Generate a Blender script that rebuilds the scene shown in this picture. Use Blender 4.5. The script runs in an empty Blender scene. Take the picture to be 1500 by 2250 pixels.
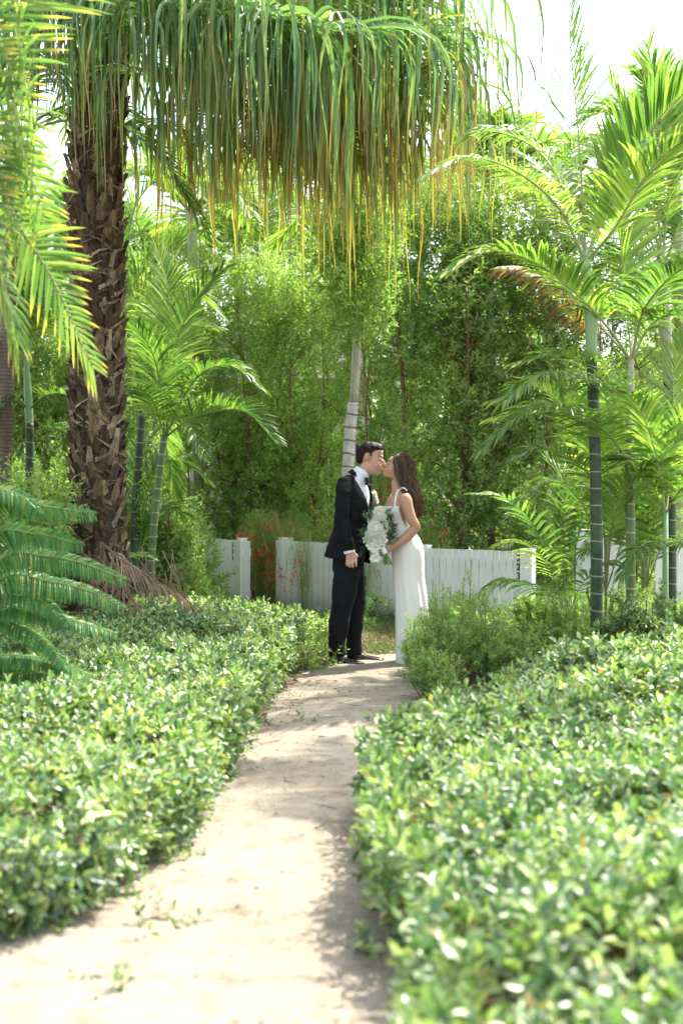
import bpy, math, random
import numpy as np
from mathutils import Vector, Matrix, noise as mnoise

# ------------------------------------------------------------------ scene, camera, sky, sun
SC = bpy.context.scene
COL = SC.collection
CAM_H = 1.55; TILT = math.radians(1.467); FPX = 3125.0
cam = bpy.data.cameras.new("camera"); cam_o = bpy.data.objects.new("camera", cam); COL.objects.link(cam_o)
cam.sensor_fit = 'VERTICAL'; cam.sensor_height = 36.0; cam.sensor_width = 24.0; cam.lens = 50.0
cam.clip_start = 0.1; cam.clip_end = 2000
cam_o.location = (0, 0, CAM_H); cam_o.rotation_euler = (math.pi / 2 - TILT, 0, 0)
cam.dof.use_dof = True; cam.dof.focus_distance = 11.6; cam.dof.aperture_fstop = 2.0
SC.camera = cam_o

SUN_EL = math.radians(58); SUN_AZ = math.radians(48)      # azimuth measured from +Y (away from camera) towards +X
world = bpy.data.worlds.new("World"); SC.world = world; world.use_nodes = True
nt = world.node_tree; nt.nodes.clear()
sky = nt.nodes.new('ShaderNodeTexSky'); sky.sky_type = 'NISHITA'; sky.sun_disc = False
sky.sun_elevation = SUN_EL; sky.sun_rotation = SUN_AZ
sky.air_density = 1.0; sky.dust_density = 3.0; sky.ozone_density = 1.0
bg = nt.nodes.new('ShaderNodeBackground'); bg.inputs['Strength'].default_value = 0.15
wo = nt.nodes.new('ShaderNodeOutputWorld')
hs = nt.nodes.new('ShaderNodeHueSaturation'); hs.inputs['Saturation'].default_value = .55; nt.links.new(sky.outputs[0], hs.inputs['Color']); nt.links.new(hs.outputs[0], bg.inputs[0]); nt.links.new(bg.outputs[0], wo.inputs[0])
sun = bpy.data.lights.new("sun", 'SUN'); sun.energy = 2.7; sun.angle = math.radians(0.6); sun.color = (1.0, 0.94, 0.84)
sun_o = bpy.data.objects.new("sun", sun); COL.objects.link(sun_o)
sd = Vector((math.sin(SUN_AZ) * math.cos(SUN_EL), math.cos(SUN_AZ) * math.cos(SUN_EL), math.sin(SUN_EL)))
sun_o.rotation_euler = sd.to_track_quat('Z', 'Y').to_euler(); sun_o.location = (5, 5, 12)
SC.view_settings.view_transform = 'Standard'; SC.view_settings.look = 'None'
SC.view_settings.exposure = 2.15; SC.view_settings.gamma = 1.0
SC.render.engine = 'CYCLES'
cy = SC.cycles
cy.max_bounces = 12; cy.diffuse_bounces = 8; cy.glossy_bounces = 2; cy.transmission_bounces = 8; cy.transparent_max_bounces = 4
cy.use_denoising = True
try: cy.denoiser = 'OPENIMAGEDENOISE'; cy.denoising_input_passes = 'RGB_ALBEDO_NORMAL'; cy.denoising_prefilter = 'ACCURATE'
except Exception: pass
cy.sample_clamp_indirect = 8.0; cy.caustics_reflective = False; cy.caustics_refractive = False
cy.use_adaptive_sampling = False

# ------------------------------------------------------------------ maths helpers
rng = np.random.default_rng(7); random.seed(7)
A = lambda *v: np.array(v, float)
CT, ST = math.cos(TILT), math.sin(TILT)
def P(px, py, Y):                      # photo position + distance -> point in the place (metres)
    u = (px - 750) / FPX; v = (1125 - py) / FPX
    d = A(u, CT + v * ST, -ST + v * CT)
    return A(0, 0, CAM_H) + d * (Y / d[1])
def G(px, py, z=0.0):
    u = (px - 750) / FPX; v = (1125 - py) / FPX
    d = A(u, CT + v * ST, -ST + v * CT)
    return A(0, 0, CAM_H) + d * ((z - CAM_H) / d[2])
def nrm(v):
    v = np.asarray(v, float); return v / np.maximum(np.linalg.norm(v, axis=-1, keepdims=True), 1e-9)
def perp(u):                           # two unit vectors perpendicular to u (N,3)
    ref = np.where(np.abs(u[..., 2:3]) > 0.9, A(1, 0, 0), A(0, 0, 1))
    a = nrm(np.cross(ref, u)); return a, np.cross(u, a)
def spline(pts, n):                    # Catmull-Rom through rows of any width
    pts = np.asarray(pts, float)
    if len(pts) == 2: 
        t = np.linspace(0, 1, n)[:, None]; return pts[0] * (1 - t) + pts[1] * t
    p = np.vstack([2 * pts[0] - pts[1], pts, 2 * pts[-1] - pts[-2]])
    m = len(pts) - 1; t = np.linspace(0, m, n); i = np.minimum(t.astype(int), m - 1); f = (t - i)[:, None]
    a, b, c, d = p[i], p[i + 1], p[i + 2], p[i + 3]
    return 0.5 * (2 * b + (c - a) * f + (2 * a - 5 * b + 4 * c - d) * f ** 2 + (3 * b - a - 3 * c + d) * f ** 3)
def arc(pts, n):                       # resample evenly by length
    q = spline(pts, 80); L = np.r_[0, np.cumsum(np.linalg.norm(np.diff(q[:, :3], axis=0), axis=1))]
    s = np.linspace(0, L[-1], n)
    return np.stack([np.interp(s, L, q[:, k]) for k in range(q.shape[1])], 1), L[-1]

class MB:                              # mesh builder
    def __init__(s): s.v = []; s.f = []; s.n = 0; s.t = []
    def add(s, v, f, mat=0, t=None):
        v = np.asarray(v, float).reshape(-1, 3); f = np.asarray(f, int)
        s.v.append(v); s.f.append((f + s.n, mat)); s.n += len(v)
        s.t.append(np.zeros(len(v)) if t is None else np.asarray(t, float).reshape(-1))
    def mesh(s, name, mats, smooth=False, origin=None):
        me = bpy.data.meshes.new(name)
        V = np.vstack(s.v) if s.v else np.zeros((0, 3))
        if origin is not None: V = V - np.asarray(origin)
        loops = []; tot = []; mi = []
        for f, m in s.f:
            if len(f) == 0: continue
            loops.append(f.ravel()); tot.append(np.full(len(f), f.shape[1])); mi.append(np.broadcast_to(m, (len(f),)))
        loops = np.concatenate(loops); tot = np.concatenate(tot); mi = np.concatenate(mi)
        me.vertices.add(len(V)); me.vertices.foreach_set('co', V.ravel().astype(np.float32))
        me.loops.add(len(loops)); me.loops.foreach_set('vertex_index', loops.astype(np.int32))
        me.polygons.add(len(tot)); st = np.r_[0, np.cumsum(tot)[:-1]]
        me.polygons.foreach_set('loop_start', st.astype(np.int32))
        me.polygons.foreach_set('material_index', mi.astype(np.int32))
        me.polygons.foreach_set('use_smooth', np.full(len(tot), smooth, bool))
        for m in (mats if isinstance(mats, (list, tuple)) else [mats]): me.materials.append(m)
        me.update(calc_edges=True)
        at = me.attributes.new('t', 'FLOAT', 'POINT'); at.data.foreach_set('value', np.concatenate(s.t).astype(np.float32))
        me.validate()
        return me
    def build(s, name, mats, parent=None, smooth=False):
        org = np.array(parent.location) if parent else None
        if parent is not None and parent.parent is not None: org = np.array(parent.parent.location) + org
        me = s.mesh(name, mats, smooth, org)
        o = bpy.data.objects.new(name, me); COL.objects.link(o)
        if parent: o.parent = parent
        return o
def thing(name, label, cat, loc=(0, 0, 0), group=None, kind=None):
    o = bpy.data.objects.new(name, None); COL.objects.link(o); o.location = loc
    o.empty_display_size = 0.2
    tag(o, label, cat, group, kind); return o
def tag(o, label=None, cat=None, group=None, kind=None):
    if label: o['label'] = label
    if cat: o['category'] = cat
    if group: o['group'] = group
    if kind: o['kind'] = kind
    return o
def dup(root, loc, rz, label, group=None, sc=1.0):
    r = root.copy(); COL.objects.link(r); r.location = loc; r.rotation_euler = (0, 0, rz); r.scale = (sc, sc, sc)
    r['label'] = label
    if group: r['group'] = group
    for ch in list(root.children):
        c = ch.copy(); COL.objects.link(c); c.parent = r
    return r

def tube(mb, pts, rad, sides=8, mat=0, cap=True, t=None, res=None, lump=0):
    pts = np.asarray(pts, float); rad = np.broadcast_to(np.asarray(rad, float), (len(pts),))
    q = np.c_[pts, rad]
    if res: q = spline(q, res)
    C = q[:, :3]; R = np.maximum(q[:, 3], 1e-4)
    T = nrm(np.gradient(C, axis=0))
    a = perp(T[:1])[0][0]; rings = []
    for i in range(len(C)):
        a = nrm(a - T[i] * a.dot(T[i])); b = np.cross(T[i], a)
        th = np.linspace(0, 2 * np.pi, sides, endpoint=False)
        r = R[i] * (1 + lump * rng.normal(size=sides)) if lump else R[i]
        rings.append(C[i] + (np.cos(th) * r)[:, None] * a + (np.sin(th) * r)[:, None] * b)
    V = np.vstack(rings); n = len(C); k = np.arange(sides); k2 = (k + 1) % sides
    F = np.vstack([np.c_[i * sides + k, i * sides + k2, (i + 1) * sides + k2, (i + 1) * sides + k] for i in range(n - 1)])
    tt = np.repeat(np.linspace(0, 1, n), sides) if t is None else np.full(len(V), t)
    if cap:
        V = np.vstack([V, C[:1], C[-1:]]); tt = np.r_[tt, tt[0], tt[-1]]
        mb.add(V, F, mat, tt)
        base = mb.n - len(V)
        F2 = np.vstack([np.c_[k2, k, np.full(sides, n * sides)], np.c_[(n - 1) * sides + k, (n - 1) * sides + k2, np.full(sides, n * sides + 1)]])
        mb.f.append((F2 + base, mat))
    else: mb.add(V, F, mat, tt)
def box(mb, c, s, mat=0, rz=0, bev=0.0):
    x, y, z = np.array(s) / 2
    V = A(-x, -y, -z, x, -y, -z, x, y, -z, -x, y, -z, -x, -y, z, x, -y, z, x, y, z, -x, y, z).reshape(-1, 3)
    cz, sz = math.cos(rz), math.sin(rz); V = V @ A(cz, sz, 0, -sz, cz, 0, 0, 0, 1).reshape(3, 3) + np.array(c)
    mb.add(V, [[3, 2, 1, 0], [4, 5, 6, 7], [0, 1, 5, 4], [1, 2, 6, 5], [2, 3, 7, 6], [3, 0, 4, 7]], mat)

def merge(mb, st, mat):
    for f_, m_ in st.f: mb.f.append((f_ + mb.n, mat))
    mb.v += st.v; mb.t += st.t; mb.n += st.n
_r = [(0, .10, 0), (.3, .36, .05), (.65, .5, .03), (.9, .40, -.06), (1, .16, -.12)]
PETAL = (np.array([p for x, w, z in _r for p in ((x, w, z + .12 * w), (x, 0, z - .06), (x, -w, z + .12 * w))]), [],
         [[i * 3 + j, (i + 1) * 3 + j, (i + 1) * 3 + j + 1, i * 3 + j + 1] for i in range(4) for j in (0, 1)])
# leaf shapes: +X length, +-Y width, +Z upper face
LEAF = (A(0, 0, 0, .33, 0, -.02, .7, 0, -.03, 1, 0, -.12, .3, .5, .06, .68, .38, .04, .3, -.5, .06, .68, -.38, .04).reshape(-1, 3),
        [[0, 1, 4], [2, 3, 5], [0, 6, 1], [2, 7, 3]], [[1, 2, 5, 4], [6, 7, 2, 1]])
LEAFT = A(0, .33, .7, 1, .3, .68, .3, .68)
DIAM = (A(0, 0, 0, .45, .5, .07, 1, 0, -.08, .45, -.5, .07).reshape(-1, 3), [[0, 2, 1], [0, 3, 2]], [])
def leaves(mb, pos, d, n, L, W, tmpl=LEAF, mat=0):
    V0, tri, quad = tmpl; N = len(pos); d = nrm(d)
    y = nrm(np.cross(n, d)); z = np.cross(d, y)
    L = np.broadcast_to(L, (N,)); W = np.broadcast_to(W, (N,))
    V = pos[:, None] + V0[None, :, 0:1] * L[:, None, None] * d[:, None] + V0[None, :, 1:2] * W[:, None, None] * y[:, None] + V0[None, :, 2:3] * L[:, None, None] * z[:, None]
    k = len(V0); off = (np.arange(N) * k)[:, None, None]
    base = mb.n
    mb.v.append(V.reshape(-1, 3)); mb.t.append(np.tile(V0[:, 0], N)); mb.n += N * k
    if len(tri): mb.f.append(((np.array(tri)[None] + off).reshape(-1, 3) + base, mat))
    if len(quad): mb.f.append(((np.array(quad)[None] + off).reshape(-1, 4) + base, mat))
def sprigs(mb, C, U, M, twig, L, W, tmpl=LEAF, mat=0, a0=80, a1=35, tipscale=.6, jit=.25, stem=None):
    N = len(C); U = nrm(U); a, b = perp(U)
    ph0 = rng.uniform(0, 6.28, N); tw = twig * rng.uniform(.7, 1.3, N); sc = rng.uniform(.75, 1.25, N)
    k = np.arange(M); s = k / max(M - 1, 1)
    ph = ph0[:, None] + k * 2.4 + rng.normal(0, .3, (N, M))
    an = np.radians(a0 + (a1 - a0) * s)[None, :] + rng.normal(0, .18, (N, M))
    r = a[:, None] * np.cos(ph)[..., None] + b[:, None] * np.sin(ph)[..., None]
    d = U[:, None] * np.cos(an)[..., None] + r * np.sin(an)[..., None] + rng.normal(0, jit, (N, M, 3)) * .5
    d = nrm(d); pos = C[:, None] + U[:, None] * (tw[:, None] * s)[..., None]
    n = U[:, None] + rng.normal(0, jit, (N, M, 3)); sz = sc[:, None] * (1 + (tipscale - 1) * s)[None] * rng.uniform(.8, 1.2, (N, M))
    leaves(mb, pos.reshape(-1, 3), d.reshape(-1, 3), n.reshape(-1, 3), (L * sz).ravel(), (W * sz).ravel(), tmpl, mat)
    if stem is not None:               # thin twig as a 3-sided spike
        w = .0022
        V = np.stack([C - U * .05 + a * w, C - U * .05 - a * w * .5 + b * w, C - U * .05 - a * w * .5 - b * w, C + U * tw[:, None]], 1)
        off = (np.arange(N) * 4)[:, None, None]
        mb.add(V.reshape(-1, 3), (np.array([[0, 1, 3], [1, 2, 3], [2, 0, 3]])[None] + off).reshape(-1, 3), stem)

# ------------------------------------------------------------------ materials
def newmat(name):
    m = bpy.data.materials.new(name); m.use_nodes = True; nt = m.node_tree
    return m, nt, nt.nodes['Principled BSDF'], nt.nodes['Material Output']
def N(nt, t, **kw):
    n = nt.nodes.new(t)
    for k, v in kw.items(): setattr(n, k, v)
    return n
def ramp(nt, cols, fac=None):
    r = N(nt, 'ShaderNodeValToRGB'); e = r.color_ramp.elements
    while len(e) < len(cols): e.new(0.5)
    for i, (p, c) in enumerate(cols): e[i].position = p; e[i].color = (*c, 1)
    if fac is not None: nt.links.new(fac, r.inputs[0])
    return r
def math_(nt, op, a, b=None):
    m = N(nt, 'ShaderNodeMath', operation=op)
    for i, x in enumerate((a, b)):
        if x is None: continue
        if isinstance(x, (int, float)): m.inputs[i].default_value = x
        else: nt.links.new(x, m.inputs[i])
    return m.outputs[0]
def mixc(nt, f, a, b, mode='MIX'):
    m = N(nt, 'ShaderNodeMix', data_type='RGBA', blend_type=mode)
    for s, x in ((m.inputs[0], f), (m.inputs[6], a), (m.inputs[7], b)):
        if isinstance(x, (int, float)): s.default_value = x
        elif isinstance(x, tuple): s.default_value = (*x, 1)
        else: nt.links.new(x, s)
    return m.outputs[2]
def leafmat(name, cols, trans=.42, rough=.38, tint=(1.15, 1.3, .6), tip=None, tipfrom=.6, tipshare=1.0, spec=.5, spots=True, coat=0):
    m, nt, p, out = newmat(name)
    geo = N(nt, 'ShaderNodeNewGeometry'); rnd = geo.outputs['Random Per Island']
    c = ramp(nt, cols, rnd).outputs[0]
    if spots:
        tc = N(nt, 'ShaderNodeTexCoord'); nz = N(nt, 'ShaderNodeTexNoise'); nz.inputs['Scale'].default_value = 1.3; nz.inputs['Detail'].default_value = 2
        nt.links.new(tc.outputs['Object'], nz.inputs['Vector'])
        rr = ramp(nt, [(.3, (.72, .8, .8)), (.7, (1.25, 1.15, 1.0))], nz.outputs[0])
        c = mixc(nt, 1.0, c, rr.outputs[0], 'MULTIPLY')
    if tip:
        at = N(nt, 'ShaderNodeAttribute', attribute_name='t')
        f = N(nt, 'ShaderNodeMapRange'); nt.links.new(at.outputs['Fac'], f.inputs[0])
        f.inputs[1].default_value = tipfrom; f.inputs[2].default_value = min(1, tipfrom + .25)
        # share of leaflets with dry tips
        r2 = math_(nt, 'FRACT', math_(nt, 'MULTIPLY', rnd, 17.31))
        on = math_(nt, 'LESS_THAN', r2, tipshare)
        tc2 = ramp(nt, tip, math_(nt, 'FRACT', math_(nt, 'MULTIPLY', rnd, 7.77)))
        c = mixc(nt, math_(nt, 'MULTIPLY', f.outputs[0], on), c, tc2.outputs[0])
    hs = N(nt, 'ShaderNodeHueSaturation'); hs.inputs['Saturation'].default_value = .88; hs.inputs['Value'].default_value = 1.04; nt.links.new(c, hs.inputs['Color']); c = hs.outputs[0]
    nt.links.new(c, p.inputs['Base Color']); p.inputs['Roughness'].default_value = rough
    p.inputs['Specular IOR Level'].default_value = spec; p.inputs['Coat Weight'].default_value = coat; p.inputs['Coat Roughness'].default_value = .38
    tr = N(nt, 'ShaderNodeBsdfTranslucent'); nt.links.new(mixc(nt, 1.0, c, tint, 'MULTIPLY'), tr.inputs[0])
    mx = N(nt, 'ShaderNodeMixShader'); mx.inputs[0].default_value = trans
    nt.links.new(p.outputs[0], mx.inputs[1]); nt.links.new(tr.outputs[0], mx.inputs[2]); nt.links.new(mx.outputs[0], out.inputs[0])
    return m
def solid(name, col, rough=.6, bump=0, bscale=30, var=.0, spec=.5, vscale=6, sss=0, stretch=None, metal=0, detail=4):
    m, nt, p, out = newmat(name)
    p.inputs['Roughness'].default_value = rough; p.inputs['Specular IOR Level'].default_value = spec; p.inputs['Metallic'].default_value = metal
    tc = N(nt, 'ShaderNodeTexCoord'); src = tc.outputs['Object']
    if stretch:
        mp = N(nt, 'ShaderNodeMapping'); mp.inputs['Scale'].default_value = stretch; nt.links.new(src, mp.inputs[0]); src = mp.outputs[0]
    if var:
        nz = N(nt, 'ShaderNodeTexNoise'); nz.inputs['Scale'].default_value = vscale; nz.inputs['Detail'].default_value = detail; nt.links.new(src, nz.inputs['Vector'])
        c = np.array(col); r = ramp(nt, [(.3, tuple(c * (1 - var))), (.7, tuple(np.minimum(c * (1 + var), 1)))], nz.outputs[0])
        nt.links.new(r.outputs[0], p.inputs['Base Color'])
    else: p.inputs['Base Color'].default_value = (*col, 1)
    if bump:
        n2 = N(nt, 'ShaderNodeTexNoise'); n2.inputs['Scale'].default_value = bscale; n2.inputs['Detail'].default_value = 5; nt.links.new(src, n2.inputs['Vector'])
        b = N(nt, 'ShaderNodeBump'); b.inputs['Strength'].default_value = bump; b.inputs['Distance'].default_value = .02
        nt.links.new(n2.outputs[0], b.inputs['Height']); nt.links.new(b.outputs[0], p.inputs['Normal'])
    if sss:
        p.inputs['Subsurface Weight'].default_value = sss; p.inputs['Subsurface Radius'].default_value = (1, .35, .2); p.inputs['Subsurface Scale'].default_value = .012
    return m
GRN = (.055, .13, .022)
M_HEDGE = leafmat('hedge_leaf', [(0, (.03, .095, .025)), (.35, (.09, .20, .05)), (.7, (.23, .36, .095)), (.97, (.44, .52, .18)), (.985, (.45, .40, .06)), (1, (.30, .15, .05))], trans=.40, rough=.42, spec=1.0, coat=.5)
M_SHRUB = leafmat('shrub_leaf', [(0, (.14, .25, .06)), (.6, (.25, .40, .09)), (.97, (.38, .52, .13)), (1, (.4, .3, .04))], trans=.5, rough=.36, spec=.8)
M_SHRUBL = leafmat('light_shrub_leaf', [(0, (.17, .30, .06)), (.6, (.28, .44, .09)), (1, (.42, .56, .13))], trans=.52, rough=.38, spec=.7)
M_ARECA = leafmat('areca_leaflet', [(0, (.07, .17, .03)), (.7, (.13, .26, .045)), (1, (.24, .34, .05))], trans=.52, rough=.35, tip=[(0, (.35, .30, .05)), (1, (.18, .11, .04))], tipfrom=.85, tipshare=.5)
M_YEL = leafmat('sunlit_tint_leaflet', [(0, (.11, .24, .04)), (.6, (.21, .36, .055)), (1, (.40, .46, .08))], trans=.55, rough=.35, tip=[(0, (.38, .25, .06)), (1, (.14, .07, .035))], tipfrom=.8, tipshare=.7)  # yellowish leaflets; for bright-lit fronds the sunlight is put into this colour
M_BURNT = leafmat('browning_palm_leaflet', [(0, (.22, .28, .04)), (.5, (.34, .32, .05)), (1, (.34, .16, .03))], trans=.5, rough=.45, tip=[(0, (.18, .06, .025)), (1, (.09, .04, .025))], tipfrom=.45, tipshare=.8)
M_DATE = leafmat('date_leaflet', [(0, (.08, .18, .05)), (.5, (.14, .27, .06)), (1, (.28, .38, .07))], trans=.45, rough=.36, spec=.7, tip=[(0, (.72, .58, .07)), (1, (.62, .40, .05))], tipfrom=.60, tipshare=.62)
M_FAN = leafmat('fan_ribbon', [(0, (.08, .18, .07)), (.6, (.15, .28, .10)), (.93, (.26, .37, .10)), (1, (.30, .26, .06))], trans=.45, rough=.4, spec=.45, tip=[(0, (.24, .30, .05)), (.35, (.46, .42, .07)), (.7, (.46, .28, .06)), (1, (.22, .16, .10))], tipfrom=.66, tipshare=.55, spots=False)
M_FANG = leafmat('ageing_fan_ribbon', [(0, (.09, .16, .05)), (.5, (.18, .25, .06)), (.85, (.34, .30, .06)), (1, (.34, .20, .07))], trans=.45, rough=.42, spec=.4, tip=[(0, (.36, .36, .06)), (.35, (.58, .48, .08)), (.7, (.50, .30, .07)), (1, (.24, .17, .10))], tipfrom=.42, tipshare=.85, spots=False)
M_BTIP = leafmat('brown_tipped_leaflet', [(0, (.12, .24, .045)), (.6, (.22, .33, .06)), (1, (.36, .40, .08))], trans=.5, rough=.4, tip=[(0, (.20, .08, .04)), (1, (.10, .045, .03))], tipfrom=.62, tipshare=.8)
M_CYCAD = leafmat('cycad_leaflet', [(0, (.035, .14, .02)), (.85, (.09, .27, .035)), (1, (.25, .24, .05))], trans=.55, rough=.42, spec=.45)
M_DEAD = leafmat('dry_leaf', [(0, (.16, .09, .045)), (.5, (.26, .16, .08)), (1, (.38, .26, .14))], trans=.25, rough=.7, spots=False, tint=(1.2, 1, .7))
M_HEATH = leafmat('fine_leaf', [(0, (.12, .24, .06)), (.5, (.26, .42, .10)), (1, (.46, .60, .17))], trans=.45, rough=.4)
M_GRASS = leafmat('wispy_stem', [(0, (.28, .42, .12)), (1, (.50, .60, .22))], trans=.5, rough=.5)
M_RED = leafmat('red_flower', [(0, (.75, .06, .03)), (1, (.9, .20, .07))], trans=.4, tint=(1.2, .8, .6), spots=False)
M_RACH = solid('frond_rib', (.16, .22, .07), .45, var=.2)
M_RACHP = solid('pale_frond_rib', (.30, .34, .16), .45, var=.15)
M_SHAFT = solid('crownshaft', (.22, .34, .16), .35, var=.18, stretch=(8, 8, .6), bump=.1)
M_WOOD = solid('branch_bark', (.20, .105, .06), .8, bump=.5, var=.35)
M_BOOT = None
# ------------------------------------------------------------------ ground and path
def mat_soil():
    m, nt, p, out = newmat('soil'); tc = N(nt, 'ShaderNodeTexCoord')
    n1 = N(nt, 'ShaderNodeTexNoise'); n1.inputs['Scale'].default_value = 1.7; n1.inputs['Detail'].default_value = 8; nt.links.new(tc.outputs['Object'], n1.inputs[0])
    n2 = N(nt, 'ShaderNodeTexNoise'); n2.inputs['Scale'].default_value = 60; n2.inputs['Detail'].default_value = 4; nt.links.new(tc.outputs['Object'], n2.inputs[0])
    c1 = ramp(nt, [(.3, (.10, .065, .04)), (.55, (.17, .12, .08)), (.7, (.09, .10, .04))], n1.outputs[0]).outputs[0]
    c2 = ramp(nt, [(.3, (.6, .6, .6)), (.7, (1.4, 1.35, 1.3))], n2.outputs[0]).outputs[0]
    nt.links.new(mixc(nt, 1.0, c1, c2, 'MULTIPLY'), p.inputs['Base Color']); p.inputs['Roughness'].default_value = .95
    b = N(nt, 'ShaderNodeBump'); b.inputs['Strength'].default_value = .8; b.inputs['Distance'].default_value = .02; nt.links.new(n2.outputs[0], b.inputs['Height']); nt.links.new(b.outputs[0], p.inputs['Normal'])
    return m
def mat_sand():
    m, nt, p, out = newmat('sand'); tc = N(nt, 'ShaderNodeTexCoord'); o = tc.outputs['Object']
    n1 = N(nt, 'ShaderNodeTexNoise'); n1.inputs['Scale'].default_value = 1.2; n1.inputs['Detail'].default_value = 6; nt.links.new(o, n1.inputs[0])
    n2 = N(nt, 'ShaderNodeTexNoise'); n2.inputs['Scale'].default_value = 9; n2.inputs['Detail'].default_value = 9; n2.inputs['Roughness'].default_value = .65; nt.links.new(o, n2.inputs[0])
    n3 = N(nt, 'ShaderNodeTexNoise'); n3.inputs['Scale'].default_value = 160; n3.inputs['Detail'].default_value = 3; nt.links.new(o, n3.inputs[0])
    c1 = ramp(nt, [(.3, (.24, .205, .155)), (.7, (.295, .262, .205))], n1.outputs[0]).outputs[0]
    c2 = ramp(nt, [(.3, (.70, .68, .64)), (.5, (1, 1, 1)), (.65, (1.1, 1.09, 1.07))], n2.outputs[0]).outputs[0]
    c3 = ramp(nt, [(.34, (.45, .42, .38)), (.46, (1, 1, 1)), (.75, (1.18, 1.18, 1.18))], n3.outputs[0]).outputs[0]  # fine grain tones; the dark specks paint tiny shadows between grains
    c = mixc(nt, 1.0, mixc(nt, 1.0, c1, c2, 'MULTIPLY'), c3, 'MULTIPLY')
    nt.links.new(c, p.inputs['Base Color']); p.inputs['Roughness'].default_value = .95; p.inputs['Specular IOR Level'].default_value = .2
    h = math_(nt, 'ADD', n2.outputs[0], math_(nt, 'MULTIPLY', n3.outputs[0], .25))
    b = N(nt, 'ShaderNodeBump'); b.inputs['Strength'].default_value = .7; b.inputs['Distance'].default_value = .03; nt.links.new(h, b.inputs['Height']); nt.links.new(b.outputs[0], p.inputs['Normal'])
    return m
M_SAND = mat_sand()
g = MB(); g.add([[-150, -60, 0], [150, -60, 0], [150, 300, 0], [-150, 300, 0]], [[0, 1, 2, 3]])
tag(g.build('ground', mat_soil()), 'brown soil under the planting', 'ground', kind='structure')
# sandy path: left and right edge as (x, y) rows walked forward, gently uneven surface
PL = A(-2.6, -3, -2.6, 2, -2.4, 4.2, -1.55, 5.0, -.95, 6.2, -.75, 7.4, -.62, 8.6, -.45, 9.8, -.34, 10.8, -.28, 11.7, -.2, 12.25).reshape(-1, 2)
PR = A(1.2, -3, 1.2, 2, .9, 4.2, .75, 5.0, .62, 6.2, .62, 7.4, .66, 8.6, .66, 9.8, .62, 10.8, .75, 11.6, .7, 12.1).reshape(-1, 2)
l = spline(PL, 120); r = spline(PR, 120)
l = l + rng.normal(0, .03, l.shape) * A(1, 0); r = r + rng.normal(0, .03, r.shape) * A(1, 0)
K = 24; g = MB(); V = []
for j in range(K + 1):
    f = j / K; q = l * (1 - f) + r * f
    z = [0.004 + (0.022 * math.sin(math.pi * f) ** .7 * (1 + .35 * mnoise.noise(Vector((x * 1.4, y * 1.4, 0)))) + .008 * mnoise.noise(Vector((x * 5, y * 5, 3)))) * (0 < j < K) for x, y in q]
    V.append(np.c_[q, z])
V = np.stack(V, 1).reshape(-1, 3)
F = [[i * (K + 1) + j, i * (K + 1) + j + 1, (i + 1) * (K + 1) + j + 1, (i + 1) * (K + 1) + j] for i in range(119) for j in range(K)]
V[:, 2] = np.maximum(V[:, 2], .004)
g.add(V, F); tag(g.build('path', M_SAND, smooth=True), 'pale sandy garden path winding between the low hedges', 'path', kind='structure')
# debris on the path: scattered pebbles, twigs and dead leaves (nobody could count them)
g = MB(); n = 800
yy = rng.uniform(3.8, 12.0, n); xl = np.interp(yy, PL[:, 1], PL[:, 0]); xr = np.interp(yy, PR[:, 1], PR[:, 0])
f = rng.beta(.3, .35, n); xx = xl + (xr - xl) * f
a = rng.uniform(0, 6.28, n); d = np.c_[np.cos(a), np.sin(a), rng.uniform(-.05, .25, n)]
leaves(g, np.c_[xx, yy, np.full(n, .03)], d, np.c_[rng.normal(0, .3, n), rng.normal(0, .3, n), np.ones(n)], rng.uniform(.012, .045, n), rng.uniform(.006, .018, n))
for i in range(60):
    y = rng.uniform(4.2, 11.8); x = np.interp(y, PL[:, 1], PL[:, 0]) + abs(rng.normal(.15, .15)) if rng.random() < .6 else rng.uniform(-.3, .6)
    a = rng.uniform(0, 6.28); L = rng.uniform(.04, .16); u = A(math.cos(a), math.sin(a), 0)
    p0 = A(x, y, .028); tube(g, [p0, p0 + u * L * .5 + A(*(rng.normal(0, .01, 2)), .006), p0 + u * L + A(0, 0, .003)], [.0022, .002, .001], 4)
tag(g.build('leaf_litter', M_DEAD), 'dry leaf bits and twigs scattered on the sand', 'leaf litter', kind='stuff')

g = MB(); n = 3200; yy = 3.7 + 8.3 * rng.random(n) ** 1.5; xl = np.interp(yy, PL[:, 1], PL[:, 0]); xr = np.interp(yy, PR[:, 1], PR[:, 0]); f = rng.beta(.5, .6, n)
c = np.c_[np.maximum(xl, -1.6) * (1 - f) + xr * f, yy, np.full(n, .020)]; r_ = rng.gamma(2.0, .0016, n) + .002; O8 = A(1, 0, 0, 0, 1, 0, -1, 0, 0, 0, -1, 0, 0, 0, .8, 0, 0, -.8).reshape(6, 3)
V = c[:, None] + O8[None] * r_[:, None, None] * rng.uniform(.6, 1.4, (n, 6, 1)); F8 = np.array([[0, 1, 4], [1, 2, 4], [2, 3, 4], [3, 0, 4], [1, 0, 5], [2, 1, 5], [3, 2, 5], [0, 3, 5]])
g.add(V.reshape(-1, 3), (F8[None] + (np.arange(n) * 6)[:, None, None]).reshape(-1, 3))
def gritmat():
    m, nt, p, out = newmat('grit'); geo = N(nt, 'ShaderNodeNewGeometry'); nt.links.new(ramp(nt, [(0, (.10, .075, .05)), (.4, (.22, .18, .14)), (1, (.45, .41, .35))], geo.outputs['Random Per Island']).outputs[0], p.inputs['Base Color']); p.inputs['Roughness'].default_value = .9; return m
tag(g.build('gravel', gritmat()), 'small pebbles and grit lying on the sandy path', 'gravel', kind='stuff')
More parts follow.
